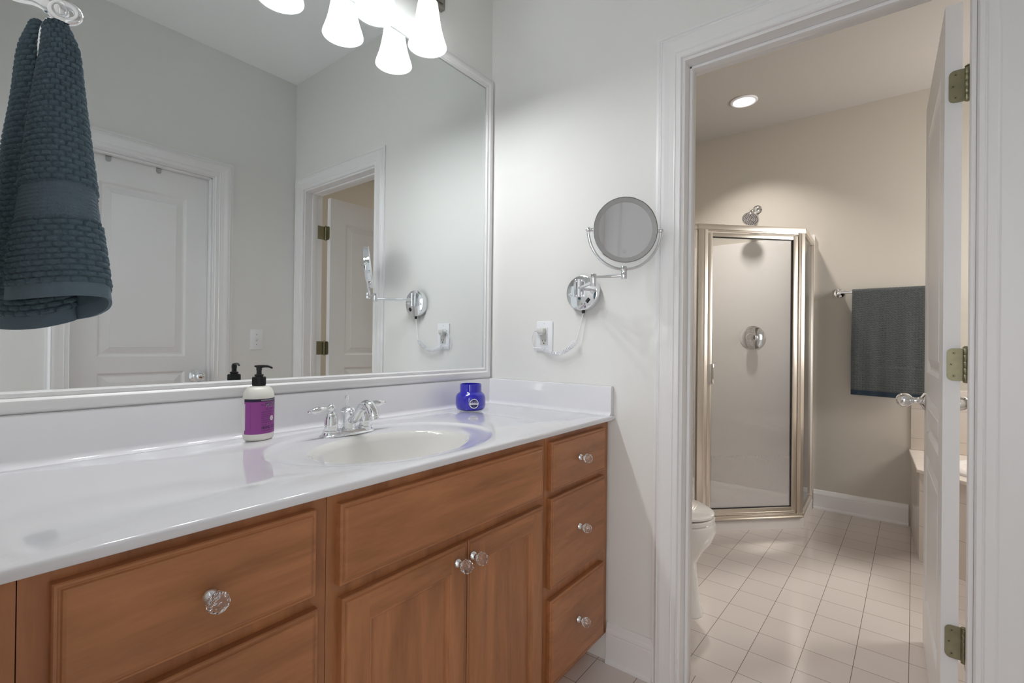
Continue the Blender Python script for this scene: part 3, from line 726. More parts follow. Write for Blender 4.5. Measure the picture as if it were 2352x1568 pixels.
def ring(b, r0, r1, mi, h, n=48, a0=0, a1=2 * PI):
    vs = [jl(r * math.cos(a0 + (a1 - a0) * i / n), jz + r * math.sin(a0 + (a1 - a0) * i / n), h) for r in (r0, r1) for i in range(n + 1)]
    b.add(vs, [(i, i + 1, n + 2 + i, n + 1 + i) for i in range(n)], mi)
ring(b, .0001, R0, 1, .0001); ring(b, R0 * .84, R0, 0, .0003)
for i in range(12):
    u0 = -R0 * .9 + R0 * 1.8 * i / 12; u1 = u0 + R0 * 1.8 / 12
    b.add([jl(u0, jz - .0042, .0003), jl(u1, jz - .0042, .0003), jl(u1, jz + .0024, .0003), jl(u0, jz + .0024, .0003)], [(0, 1, 2, 3)], 0)
f_ = lambda x, z, d: jl(x, z, .0005)
text_on(b, 'capri BLUE', .0048, f_, 0, jz + .0050, 0, 'CENTER'); text_on(b, 'VOLCANO', .0040, f_, 0, jz - .0022, 1, 'CENTER', sx=1.1); text_on(b, '8 oz', .0034, f_, 0, jz - .0096, 0, 'CENTER')
b.build('label', [WHITEINK, mat('label_navy', rgb(32, 36, 96), .4)], jt, weld=False)

# ------------------------------------------------------------------ wall outlet, light switch
ot = thing('wall_outlet', (0, -0.2865, 1.152), 'white wall outlet with a cord plugged in, above the side splash', 'outlet')
b = B().box((-0.0062, -0.3245, 1.0925), (-0.0002, -0.2485, 1.2115), 0.003); b.build('cover_plate', WHITEP, ot)
b = B(); b.box((-0.0085, -0.3035, 1.1185), (-0.004, -0.2695, 1.1860), 0.0012); zc = 1.152
for z in (1.1335, 1.1715):
    b.box((-0.0092, -0.2935, z - .002), (-0.0080, -0.2919, z + .006), mi=1); b.box((-0.0092, -0.2811, z - .002), (-0.0080, -0.2795, z + .006), mi=1)
    b.lathe([(.0001, 0), (.0026, 0), (.0026, -.001)], frame_M((-0.0088, -0.2865, z - .0085), (-1, 0, 0)), 14, 1)
b.box((-0.0098, -0.2925, 1.1535), (-0.008, -0.2875, 1.1590), mi=0); b.box((-0.0098, -0.2855, 1.1535), (-0.008, -0.2805, 1.1590), mi=0)
b.build('receptacle', [GREYP, DARKHOLE], ot, weld=False)
for z in (1.2025, 1.1015):
    b = B().lathe([(.0001, .0008), (.0022, .0006), (.0028, 0)], frame_M((-0.0062, -0.2865, z), (-1, 0, 0)), 14); b.build('screw', GREYP, ot)
sw = thing('light_switch', (-0.2315, YF, 1.1285), 'white toggle light switch right of the closed door, in the mirror', 'light switch')
b = B().box((-0.2675, YF + 0.0002, 1.0690), (-0.1955, YF + 0.006, 1.1880), 0.0028); b.build('cover_plate', WHITEP, sw)
b = B().box((-0.2370, YF + 0.005, 1.119), (-0.2260, YF + 0.0068, 1.138), 0.0005, seg=1); b.box((-0.2355, YF + 0.006, 1.126), (-0.2275, YF + 0.018, 1.135), 0.001); b.build('toggle', GREYP, sw, weld=False)
for z in (1.1585, 1.0985):
    b = B().lathe([(.0001, .001), (.0022, .0008), (.0028, 0)], frame_M((-0.2315, YF + 0.006, z), (0, 1, 0)), 14); b.build('screw', BARN, sw)

# ------------------------------------------------------------------ extendable magnifying mirror
gm = thing('magnifying_mirror', (0, -0.4625, 1.310), 'round chrome magnifying mirror on a folding wall arm', 'magnifying mirror')
b = B().lathe([(.0640, .0003), (.0640, .026), (.0630, .0285), (.0605, .0298), (.0001, .0302)], frame_M((0, -0.4625, 1.3105), (-1, 0, 0)), 56); wp = b.build('wall_plate', CHROME, gm, angle=30)
for dy in (-.046, .046):
    b = B().lathe([(.0058, 0), (.0062, .003), (.0048, .0075), (.0001, .0085)], frame_M((-0.0300, -0.4625 + dy, 1.307 - abs(0) + (.004 if dy < 0 else -.002)), (-1, 0, 0)), 16); b.build('screw', CHROME, wp)
M = frame_M((-0.0302, -0.4905, 1.2815), (-1, 0, 0), (0, 0, 1)) @ Matrix.Rotation(math.radians(-42), 4, 'Z')
b = B(); b.box((-.0085, -.0062, -.001), (.0085, .0062, .0022), .0006, 0, 1, M); b.box((-.0065, -.0046, .0020), (.0065, .0046, .0040), .0006, 0, 1, M)
b.box((-.0045, -.0004, .0041), (-.0028, .0004, .0043), 0, 1, M=M); b.lathe([(.0010, 0), (.0014, .0001)], M @ Matrix.Translation((.0035, 0, .0041)), 14, 1, False, False)
b.build('rocker_switch', [BLACKP, WHITEINK], gm, weld=False)
J0 = Vector((-0.0365, -0.4587, 0)); J1 = Vector((-0.1625, -0.5827, 0)); J2 = Vector((-0.1357, -0.6774, 0))
b = B()
for q in (-1, 1):
    b.box((-0.0445, -0.4587 + q * .0155 - .0045, 1.2945), (-0.0300, -0.4587 + q * .0155 + .0045, 1.3585), .0012) if q > 0 else b.lathe([(.0082, 0), (.0088, .0006), (.0088, .0634), (.0082, .064)], Matrix.Translation((-0.0415, -0.4600, 1.2945)), 20)
b.box((-0.040, -0.4720, 1.2945), (-0.030, -0.4440, 1.3030), .0012); b.box((-0.040, -0.4720, 1.3500), (-0.030, -0.4440, 1.3585), .0012)
b.build('wall_pivot', CHROME, gm, weld=False)
b = B(); a_ = Vector((-0.0415, -0.4600, 1.3265)); e_ = J1 + Vector((0, 0, 1.3265)); b.tube([a_, e_], .0058, 16)
b.lathe([(.0098, 1.3130), (.0102, 1.3136), (.0102, 1.3328), (.0098, 1.3333)], Matrix.Translation(J1), 24); b.build('inner_arm', CHROME, gm, weld=False)
b = B(); b.lathe([(.0098, 1.3337), (.0102, 1.3342), (.0102, 1.3530), (.0098, 1.3536)], Matrix.Translation(J1), 24)
b.tube([J1 + Vector((0, 0, 1.3435)), J2 + Vector((0, 0, 1.3435))], .0058, 16); b.lathe([(.0098, 1.3330), (.0102, 1.3336), (.0102, 1.3528), (.0098, 1.3534)], Matrix.Translation(J2), 24); b.build('outer_arm', CHROME, gm, weld=False)
gn = Vector((-0.775, -0.625, -0.10)).normalized(); gc = Vector((-0.1395, -0.6800, 1.4880))
ga = Vector((-gn.y, gn.x, 0)).normalized(); ga = -ga if ga.x < 0 else ga      # hinge axis, image right
gu = gn.cross(ga); gu = -gu if gu.z < 0 else gu
b = B(); b.lathe([(.0098, 1.3538), (.0102, 1.3543), (.0102, 1.3732), (.0098, 1.3738)], Matrix.Translation(J2), 24)
RY = 0.1165; pts = []
yb = Vector((J2.x, J2.y, 1.3640))
for i in range(41):
    a = PI + PI * i / 40
    q = gc + ga * (RY * math.cos(a)) + Vector((0, 0, 1)) * ((gc.z - yb.z) * math.sin(a))
    wgt = -math.sin(a); q.x += (yb.x - gc.x) * wgt; q.y += (yb.y - gc.y) * wgt
    pts.append(q)
b.tube(pts, .0052, 14)
for sgn in (-1, 1): b.sphere(gc + ga * (RY * sgn), .0088, 18, 12); b.tube([gc + ga * (RY * sgn), gc + ga * (0.1005 * sgn)], [.0062, .0062], 14)
b.build('yoke', CHROME, gm, weld=False)
MG = frame_M(gc, gn, gu); RM = 0.1035
b = B(); b.lathe([(RM * .975, .0085), (RM * .985, .0125), (RM, .0115), (RM * 1.005, .004), (RM, -.014), (RM * .985, -.0165), (RM * .80, -.0172), (.0001, -.0175)], MG, 72); b.build('rim', CHROME, gm, angle=30)
b = B().lathe([(RM * .830, .0072), (RM * .840, .0092), (RM * .975, .0118), (RM * .978, .0100)], MG, 72, 0, True, False); b.build('light_ring', mat('frosted_ring', rgb(168, 168, 168), 0.35), gm)
b = B().lathe([(.0001, .0082), (RM * .835, .0082)], MG, 72, 0, False, False); gl_ = b.build('mirror_glass', CHROMEM, gm)
b = B(); MI = MG @ Matrix.Translation((-.067, 0, .0086))
for r0, r1 in ((.0056, .0060), (.0026, .0029)):
    n = 28; vs = [MI @ Vector((r * math.cos(2 * PI * i / n) + (.0008 if r0 < .004 else 0), r * math.sin(2 * PI * i / n), 0)) for r in (r0, r1) for i in range(n)]
    b.add(vs, [(i, (i + 1) % n, n + (i + 1) % n, n + i) for i in range(n)])
b.add([MI @ Vector(p) for p in ((-.0032, -.0009, 0), (-.0020, -.0009, 0), (-.0020, .0009, 0), (-.0032, .0009, 0))], [(0, 1, 2, 3)])
b.build('light_symbol', mat('etched_grey', rgb(120, 124, 126), .5), gl_, weld=False)
# cord: short strain relief, straight, coil, loop to the plug
b = B().lathe([(.0058, 0), (.0058, .010), (.0040, .012)], frame_M((-0.0165, -0.4645, 1.2480), (0, 0, -1)), 16); b.build('strain_relief', BLACKP, gm)
axis_pts = smooth_path([(-.0165, -.4645, 1.237), (-.0175, -.4560, 1.203), (-.020, -.4475, 1.163), (-.021, -.4400, 1.1385), (-.021, -.4225, 1.1180), (-.0205, -.3945, 1.0990), (-.0195, -.3700, 1.0885), (-.0185, -.3450, 1.0855), (-.0175, -.3180, 1.0905), (-.0165, -.2960, 1.0985), (-.0150, -.2780, 1.1050), (-.0135, -.2590, 1.1075), (-.013, -.2420, 1.1080), (-.0135, -.2330, 1.1230), (-.0150, -.2335, 1.1450), (-.0180, -.2440, 1.1660), (-.0230, -.2580, 1.1750)], 14)
L = [0.0]
for i in range(1, len(axis_pts)): L.append(L[-1] + (axis_pts[i] - axis_pts[i - 1]).length)
i0, i1 = 14 * 3, 14 * 10
straight1 = axis_pts[:i0 + 1]; coil_ax = axis_pts[i0:i1 + 1]; straight2 = axis_pts[i1:]
cl_ = [0.0]
for i in range(1, len(coil_ax)): cl_.append(cl_[-1] + (coil_ax[i] - coil_ax[i - 1]).length)
turns = 25; NP = turns * 12; cp = []
cw = [np.interp(np.linspace(0, cl_[-1], NP + 1), cl_, [p[k] for p in coil_ax]) for k in range(3)]
for i in range(NP + 1):
    p_ = Vector((cw[0][i], cw[1][i], cw[2][i])); j = min(i + 1, NP); k = max(i - 1, 0)
    t = (Vector((cw[0][j], cw[1][j], cw[2][j])) - Vector((cw[0][k], cw[1][k], cw[2][k]))).normalized()
    xx = Vector((1, 0, 0)); xx = (xx - t * xx.dot(t)).normalized(); yy = t.cross(xx); a = 2 * PI * i / 12
    rad = 0.0068 * min(1, i / 10, (NP - i) / 10)
    cp.append(p_ + (xx * math.cos(a) + yy * math.sin(a)) * rad)
b = B(); b.tube(straight1, .0019, 8); b.tube(cp, .00175, 7); b.tube(straight2, .0019, 8); b.build('cord', WHITEP, gm, weld=False)
b = B(); b.box((-0.0300, -0.2965, 1.1640), (-0.0086, -0.2665, 1.1830), .003); b.box((-0.0250, -0.2700, 1.1690), (-0.0120, -0.2590, 1.1800), .003)
b.lathe([(.0050, 0), (.0042, .010)], frame_M((-0.0190, -0.2625, 1.1745), (0, 1, 0)), 12); b.prism([(-.2955, 1.166), (-.2675, 1.166), (-.2740, 1.1575), (-.2890, 1.1575)], lambda u, v, t: (t, u, v), -0.0270, -0.0095); b.build('plug', GREYP, gm, weld=False)

# ------------------------------------------------------------------ vanity light bar, four shades
vl = thing('vanity_light', (-0.7695, 0, 2.41), 'bath bar light with bell-shaped frosted shades above the mirror', 'wall light')
b = B(); b.box((-1.236, -0.0235, 2.372), (-0.303, -0.0002, 2.442), .002, 0, 1); b.box((-1.222, -0.0290, 2.386), (-0.317, -0.0225, 2.428), .003); b.build('back_plate', BARN, vl, weld=False)
SHX = [-0.4565 - 0.2085 * i for i in range(4)]; SHY = -0.0955
SPF = [(.0335, .150), (.0352, .140), (.0380, .120), (.0405, .100), (.0435, .080), (.0475, .060), (.0520, .042), (.0565, .028), (.0610, .015), (.0640, .006), (.0652, 0)]
for x in SHX:
    b = B(); b.tube(smooth_path([(x, -0.024, 2.405), (x, -.050, 2.412), (x, -.078, 2.405), (x, SHY, 2.375), (x, SHY, 2.345)], 5), .0062, 12)
    b.lathe([(.016, 0), (.018, -.004), (.018, -.010), (.001, -.0105)], frame_M((x, -0.0300, 2.405), (0, 1, 0)), 20)
    b.lathe([(.007, 2.360), (.015, 2.352), (.021, 2.335), (.0225, 2.300), (.0225, 2.287), (.030, 2.2855), (.030, 2.2825), (.0001, 2.2825)], Matrix.Translation((x, SHY, 0)), 24)
    arm = b.build('arm', BARN, vl, weld=False)
    b = B(); base = 2.133
    inn = [(r - .0028, h) for r, h in SPF[::-1]]
    b.lathe([(r, base + h) for r, h in SPF] + [(r, base + h) for r, h in inn] , Matrix.Translation((x, SHY, 0)), 48, 0, True, False)
    b.lathe([(SPF[0][0], base + .150), (.010, base + .1505)], Matrix.Translation((x, SHY, 0)), 48, 0, True, False)
    b.build('shade', SHADE, vl)
    b = B(); b.lathe([(.0001, base + .001), (.010, base + .0025), (.019, base + .008), (.0260, base + .018), (.0285, base + .031), (.0270, base + .044), (.0215, base + .062), (.0155, base + .084), (.0135, base + .098)], Matrix.Translation((x, SHY, 0)), 24, 0, True, True); b.build('bulb', BULBM, vl)
    b = B().lathe([(.0142, base + .098), (.0150, base + .105), (.0150, base + .140), (.012, base + .149)], Matrix.Translation((x, SHY, 0)), 20); b.build('socket', WHITEP, vl)

# ------------------------------------------------------------------ towel ring with hand towel
K = 0.6 / 1107.997                      # metres per unit of towel drawing
TO = Vector((-1.4511, -0.5202, 1.5198)); tr_ = Vector((0.6101, -0.7923, 0)).normalized(); tc_ = Vector((-tr_.y * -1, 0, 0))
tcam = Vector((-0.7923, -0.6101, 0)).normalized()
def TP(px, py, wd=0.0): return TO + tr_ * ((px - 130) * K) + Vector((0, 0, -(py - 45) * K)) + tcam * wd
rt = thing('towel_ring', (XL, -0.425, 1.565), 'polished towel ring on the left wall with a hand towel through it', 'towel ring')
fl = Vector((XL + 0.0006, -0.4250, 1.5560)); eye = TP(150, 30)
b = B().lathe([(.026, 0), (.0265, .003), (.022, .007), (.0175, .009), (.0120, .014), (.0001, .0145)], frame_M(fl, (1, 0, 0)), 32); b.build('wall_flange', CHROME, rt)
arm_pts = smooth_path([fl + Vector((.010, 0, 0)), fl + Vector((.032, -.030, .004)), TP(40, -6), TP(85, 4), TP(116, 20)], 8)
b = B().tube(arm_pts, lerp_list([.0075, .0070, .0062, .0065, .0070], 8), 16)
ad = (eye - TP(112, 15)).normalized()
b.lathe([(.0070, -.006), (.0088, -.004), (.0088, -.001), (.0074, .001), (.0074, .003), (.0090, .005), (.0090, .008), (.0078, .010)], frame_M(TP(118, 19), ad), 20)
b.build('arm', CHROME, rt, weld=False)
b = B(); n_ = 28; Rm = .0125
ev = tcam * 0.8 + tr_ * 0.55 + Vector((0, 0, .25)); ME = frame_M(eye, ev)
b.tube([ME @ Vector((Rm * math.cos(2 * PI * i / n_), Rm * math.sin(2 * PI * i / n_), 0)) for i in range(n_)], .0046, 12, closed=True)
b.sphere(TP(138, 27), .0088, 18, 12); b.build('eye', CHROME, rt, weld=False)
b = B(); RR = .040; rc = TP(112, 46 + RR / K); n_ = 56
rv = (tr_ * 0.25 + tcam * 0.97).normalized(); rx = Vector((0, 0, 1)).cross(rv).normalized()
rc = TP(122, 0) + Vector((0, 0, 0)); rc.z = eye.z - 0.010 - RR
b.tube([rc + rx * (RR * math.sin(2 * PI * i / n_)) * 0.30 + Vector((0, 0, RR * math.cos(2 * PI * i / n_))) for i in range(n_)], .0048, 12, closed=True); b.build('ring', CHROME, rt)

def interp_rows(rows, ns, nt):
    """rows: {level: [(px, py, wd)...]} control polylines, same count; smooth in both directions"""
    A = np.array([[list(p) for p in r] for r in rows], float)          # (L, S, 3)
    def cr(P, n):
        k = P.shape[0]; t = np.linspace(0, k - 1, n); i = np.clip(np.floor(t).astype(int), 0, k - 2); f = (t - i)[:, None, None]
        p0 = P[np.clip(i - 1, 0, k - 1)]; p1 = P[i]; p2 = P[i + 1]; p3 = P[np.clip(i + 2, 0, k - 1)]
        return 0.5 * (2 * p1 + (p2 - p0) * f + (2 * p0 - 5 * p1 + 4 * p2 - p3) * f ** 2 + (3 * p1 - p0 - 3 * p2 + p3) * f ** 3)
    A = cr(A, nt); A = cr(A.transpose(1, 0, 2), ns).transpose(1, 0, 2); return A      # (nt, ns, 3)
def cells(u, v, cw, ch):
    r = np.floor(v / ch); fy = v / ch - r - 0.5; fx = u / cw + 0.5 * (r % 2); fx = fx - np.floor(fx) - 0.5
    return np.clip(1 - np.abs(2.05 * fx) ** 5, 0, 1) * np.clip(1 - np.abs(2.0 * fy) ** 4, 0, 1)
def cloth(name, Pw, parent, mats, amp, cw, ch, hem, band, thick, bottom_last=True, flip=1):
    """Pw (nt, ns, 3) world points, top to bottom. Terry cells stand out; hem and ribbed band lie flat."""
    nt_, ns_, _ = Pw.shape
    du = np.linalg.norm(np.diff(Pw, axis=1), axis=2); u = np.concatenate([np.zeros((nt_, 1)), np.cumsum(du, 1)], 1)
    u = u * 0 + np.mean(u[-1]) * 0 + (u / np.maximum(u[:, -1:], 1e-6)) * u[int(nt_ * .8), -1] * 1.0
    dv = np.linalg.norm(np.diff(Pw, axis=0), axis=2); v = np.concatenate([np.zeros((1, ns_)), np.cumsum(dv, 0)], 0); dist = v[-1:, :] - v
    gu = np.gradient(Pw, axis=1); gv = np.gradient(Pw, axis=0); N = np.cross(gu, gv); N /= np.maximum(np.linalg.norm(N, axis=2, keepdims=True), 1e-9); N *= flip
    hgt = cells(u, dist - hem, cw, ch)
    rib = 0.25 + 0.12 * np.cos(dist / 0.0046 * 2 * PI)
    hgt = np.where((dist > band[0]) & (dist < band[1]), rib, hgt); hgt = np.where(dist < hem, 0.35, hgt)
    rng = np.random.default_rng(3); hgt = hgt + 0.07 * rng.standard_normal(hgt.shape) * (dist > hem)
    Fp = Pw + N * (amp * hgt)[..., None]; Bp = Pw - N * thick
    base = np.array(WL[parent.name]) if parent is not None else np.zeros(3)
    V = np.concatenate([Fp.reshape(-1, 3), Bp.reshape(-1, 3)]) - base
    idx = np.arange(nt_ * ns_).reshape(nt_, ns_)
    q = np.stack([idx[:-1, :-1], idx[1:, :-1], idx[1:, 1:], idx[:-1, 1:]], -1).reshape(-1, 4)
    ishem = (dist[:-1, :-1] < hem).reshape(-1); isb = ((dist[:-1, :-1] > band[0]) & (dist[:-1, :-1] < band[1])).reshape(-1)
    qb = q[:, ::-1] + nt_ * ns_
    def edge(line): a = line[:-1]; c = line[1:]; return np.stack([a, c, c + nt_ * ns_, a + nt_ * ns_], -1)
    ed = np.concatenate([edge(idx[-1, :]), edge(idx[0, ::-1]), edge(idx[::-1, -1]), edge(idx[:, 0])])
    Fa = np.concatenate([q, qb, ed]); mi = np.concatenate([np.where(ishem | isb, 1, 0), np.where(ishem, 1, 0), np.ones(len(ed), int)])
    me = bpy.data.meshes.new(name); me.from_pydata(V.tolist(), [], Fa.tolist())
    me.polygons.foreach_set('material_index', mi.astype(np.int32)); me.polygons.foreach_set('use_smooth', np.ones(len(Fa), bool))
    return link(name, me, parent, mats)
def to_world(A):
    out = np.zeros_like(A)
    for k in range(3):
        out[..., k] = TO[k] + tr_[k] * (A[..., 0] - 130) * K + tcam[k] * A[..., 2] * K
    out[..., 2] += -(A[..., 1] - 45) * K
    return out
tw = thing('hand_towel', tuple(TP(100, 400)), 'slate blue waffle-weave hand towel hanging from the towel ring', 'towel')
# flap in front: from its free left edge, round the right side, back underneath
flap = [
    [(112, 62, 8), (124, 60, 16), (134, 58, 20), (146, 58, 16), (152, 60, 4), (142, 62, -8), (128, 64, -12), (118, 64, -12)],
    [(110, 128, 10), (126, 122, 24), (146, 112, 30), (168, 108, 24), (180, 118, 6), (162, 122, -12), (140, 124, -18), (124, 126, -18)],
    [(103, 215, 16), (122, 205, 34), (148, 196, 42), (174, 190, 34), (190, 192, 8), (170, 200, -18), (146, 204, -24), (126, 208, -24)],
    [(92, 335, 22), (116, 325, 44), (150, 315, 54), (186, 310, 44), (205, 310, 10), (184, 320, -24), (156, 326, -32), (130, 330, -32)],
    [(74, 470, 26), (106, 462, 50), (152, 452, 62), (202, 446, 50), (224, 446, 10), (202, 458, -28), (170, 466, -38), (136, 472, -38)],
    [(56, 600, 26), (96, 596, 50), (152, 592, 64), (222, 586, 52), (249, 584, 10), (222, 600, -28), (186, 612, -40), (144, 618, -40)],
    [(44, 692, 22), (90, 692, 46), (152, 689, 60), (232, 682, 50), (263, 684, 8), (236, 704, -28), (194, 722, -40), (146, 732, -40)],
]
A = to_world(interp_rows(flap, 330, 520))
cloth('front_fold', A, tw, [TERRY, HEM], .0038, .0150, .0068, .0165, (.094, .137), .0022, flip=-1)
back = [
    [(52, 70, -16), (66, 54, -6), (86, 49, 2), (102, 54, 4), (112, 62, -2), (116, 70, -14), (112, 72, -22), (104, 70, -26)],
    [(30, 150, -34), (38, 128, -10), (58, 108, 6), (82, 102, 14), (102, 112, 4), (112, 124, -14), (110, 126, -26), (102, 124, -32)],
    [(-20, 230, -50), (10, 222, -22), (44, 214, 4), (72, 208, 18), (100, 210, 10), (114, 216, -14), (112, 220, -30), (102, 220, -36)],
    [(-56, 345, -62), (-18, 345, -30), (24, 345, 2), (62, 344, 18), (100, 342, 12), (122, 340, -16), (118, 340, -34), (106, 342, -40)],
    [(-58, 480, -66), (-26, 484, -34), (14, 488, -2), (60, 490, 14), (104, 488, 10), (132, 484, -18), (128, 482, -36), (112, 484, -42)],
    [(-70, 615, -66), (-36, 624, -36), (8, 632, -6), (62, 636, 8), (112, 634, 6), (144, 626, -18), (140, 622, -36), (122, 622, -42)],
    [(-76, 742, -64), (-40, 752, -36), (6, 757, -8), (62, 758, 4), (116, 752, 4), (155, 738, -18), (150, 730, -36), (130, 728, -42)],
]
A = to_world(interp_rows(back, 300, 520))
cloth('back_fold', A, tw, [TERRY, HEM], .0038, .0150, .0068, .0165, (9, 10), .0022, flip=-1)

# ------------------------------------------------------------------ shower: base, surround, enclosure, fittings
CS = 0.965
VR = Vector((1.9025, -0.9375, 0)); VLp = Vector((1.4118, -0.4468, 0))
ed_ = (VLp - VR).normalized(); LD = (VLp - VR).length; nrm = Vector((-ed_.y, ed_.x, 0)); nrm = nrm if nrm.x < 0 else -nrm   # outwards, to the doorway
sb = thing('shower_pan', (1.98, -0.45, 0), 'low white curbed base of the corner shower', 'shower pan')
o = 0.0035
P0 = [(XF - 0.001, -0.9535), (1.9015, -0.9535), (1.3985, -0.4505), (1.3985, YBL - 0.001), (XF - 0.001, YBL - 0.001)]
def inset(poly, d):
    n = len(poly); out = []
    for i in range(n):
        a = Vector(poly[i - 1]); c = Vector(poly[i]); e = Vector(poly[(i + 1) % n])
        n1 = Vector(((c - a).y, -(c - a).x)).normalized(); n2 = Vector(((e - c).y, -(e - c).x)).normalized()
        m_ = (n1 + n2); m_ = m_ / max(1e-6, m_.dot(n1)); out.append(tuple(c + m_ * d))
    return out
rows = []
P0 = P0[::-1]
sgn = 1 if (Vector(inset(P0, .01)[2]) - Vector((1.98, -.4))).length < (Vector(P0[2]) - Vector((1.98, -.4))).length else -1
for d, z in ((0, .0004), (0, .060), (.004, .068), (.012, .071), (.070, .071), (.082, .066), (.10, .035), (.30, .026)): rows.append([(x, y, z) for x, y in inset(P0, d * sgn)])
b = B(); n = 5; vs = [p for r in rows for p in r]; fs = []
for j in range(len(rows) - 1):
    for i in range(n): fs.append((j * n + i, j * n + (i + 1) % n, (j + 1) * n + (i + 1) % n, (j + 1) * n + i))
fs.append(tuple((len(rows) - 1) * n + i for i in range(n))); fs.append(tuple(range(n))); b.add(vs, fs); b.build('curb', ACRYL, sb)
b = B().lathe([(.0001, .030), (.040, .030), (.045, .0265)], Matrix.Translation((2.0, -.36, 0)), 28); b.build('drain', CHROME, sb)
ss = thing('shower_surround', (XF, -0.45, 0.072), 'white wall surround inside the corner shower', 'shower surround')
b = B(); b.box((XF - 0.014, -0.9535, 0.0715), (XF - 0.0008, YBL - 0.0008, 1.902), .004); b.box((1.3985, YBL - 0.014, 0.0715), (XF - 0.0145, YBL - 0.0008, 1.902), .004)
b.prism([(0, 0), (.05, 0), (.035, .006), (.015, .016), (.006, .035), (0, .05)], lambda u, v, t: (XF - 0.014 - u, YBL - 0.014 - v, t), 0.075, 1.89, smooth=True)
b.box((XF - 0.030, -0.9535, 0.0715), (XF - 0.0135, -0.937, 1.902), .004)
b.build('wall_panel', ACRYL, ss, weld=False)
# enclosure of metal frame and glass
se = thing('shower_enclosure', tuple((VR + VLp) / 2), 'corner shower enclosure with a nickel frame and hazy glass door', 'shower enclosure')
def bar(b, a, c, wd, z0, z1, off=0.0, bev=.003, nrmv=None, mi=0):
    """box along a->c (plan points), wd deep about the line shifted by off along the normal"""
    a = Vector((a[0], a[1], 0)); c = Vector((c[0], c[1], 0)); t = (c - a); Ln = t.length; t.normalize(); nn = Vector((t.y, -t.x, 0)) if nrmv is None else nrmv
    M = Matrix(((t.x, nn.x, 0, a.x), (t.y, nn.y, 0, a.y), (0, 0, 1, 0), (0, 0, 0, 1)))
    b.box((0, off - wd / 2, z0), (Ln, off + wd / 2, z1), bev, mi, 2, M)
def EP(s_): return VR + ed_ * s_          # point along the door face from the right corner
XW = XF - 0.031
SL = (VLp.x, YBL - 0.016)
ZT = 1.858
b = B(); bar(b, EP(-.006), EP(LD + .006), .034, ZT - .034, ZT, nrmv=nrm); bar(b, EP(.01), EP(LD - .01), .026, ZT - .043, ZT - .034, nrmv=nrm)
bar(b, VR, (XW, VR.y), .034, ZT - .034, ZT); bar(b, VLp, SL, .034, ZT - .034, ZT); b.build('header', NICKEL, se, weld=False)
b = B(); bar(b, EP(-.006), EP(LD + .006), .040, .0715, .094, nrmv=nrm); bar(b, EP(.0), EP(LD), .050, .0712, .079, off=.006, nrmv=nrm)
bar(b, VR, (XW, VR.y), .034, .0715, .098); bar(b, VLp, SL, .034, .0715, .098); b.build('sill', NICKEL, se, weld=False)
b = B(); bar(b, EP(-.002), EP(.040), .034, .094, ZT - .034, nrmv=nrm); bar(b, EP(.012), EP(.030), .040, .094, ZT - .034, nrmv=nrm, bev=.006); b.build('post', NICKEL, se, weld=False)
b = B(); bar(b, EP(LD - .056), EP(LD + .004), .034, .094, ZT - .034, nrmv=nrm); bar(b, EP(LD - .042), EP(LD - .030), .040, .094, ZT - .034, nrmv=nrm, bev=.004); b.build('post', NICKEL, se, weld=False)
b = B(); bar(b, (XW - .024, VR.y), (XW, VR.y), .034, .098, ZT - .034); b.build('wall_jamb', NICKEL, se)
b = B(); bar(b, (SL[0], SL[1] - .024), SL, .034, .098, ZT - .034); b.build('wall_jamb', NICKEL, se)
b = B(); bar(b, (VR.x + .015, VR.y), (XW - .024, VR.y), .006, .098, ZT - .034, bev=0); b.build('side_glass', PANE2, se)
b = B(); bar(b, (VLp.x, VLp.y + .015), (SL[0], SL[1] - .024), .006, .098, ZT - .034, bev=0); b.build('side_glass', PANE2, se)
d0, d1_ = .0435, LD - .0585; zb, zt = .0965, 1.8065
b = B(); bar(b, EP(d0), EP(d0 + .031), .026, zb, zt, nrmv=nrm); bar(b, EP(d1_ - .029), EP(d1_), .026, zb, zt, nrmv=nrm)
bar(b, EP(d0 + .031), EP(d1_ - .029), .026, zt - .025, zt, nrmv=nrm); bar(b, EP(d0 + .031), EP(d1_ - .029), .026, zb, zb + .038, nrmv=nrm)
bar(b, EP(d0 + .01), EP(d1_ - .005), .032, zb - .001, zb + .014, nrmv=nrm, bev=.004)
dr_ = b.build('door', NICKEL, se, weld=False)
b = B(); bar(b, EP(d0 + .0312), EP(d1_ - .0292), .006, zb + .0382, zt - .0252, bev=0, nrmv=nrm); b.build('door_glass', PANE, dr_)
b = B()
g0, g1 = EP(d0 + .031), EP(d1_ - .029)
for (a, c, za, zz) in ((g0, g0 + ed_ * .0035, zb + .038, zt - .025), (g1 - ed_ * .0035, g1, zb + .038, zt - .025), (g0, g1, zt - .0295, zt - .025), (g0, g1, zb + .038, zb + .0425)):
    bar(b, a, c, .012, za, zz, bev=0, nrmv=nrm)
b.build('seal', BLACKP, dr_, weld=False)
b = B(); bar(b, EP(d1_ - .036), EP(d1_ - .012), .010, .890, 1.012, off=.020, nrmv=nrm, bev=.003); b.build('handle', CHROME, dr_)
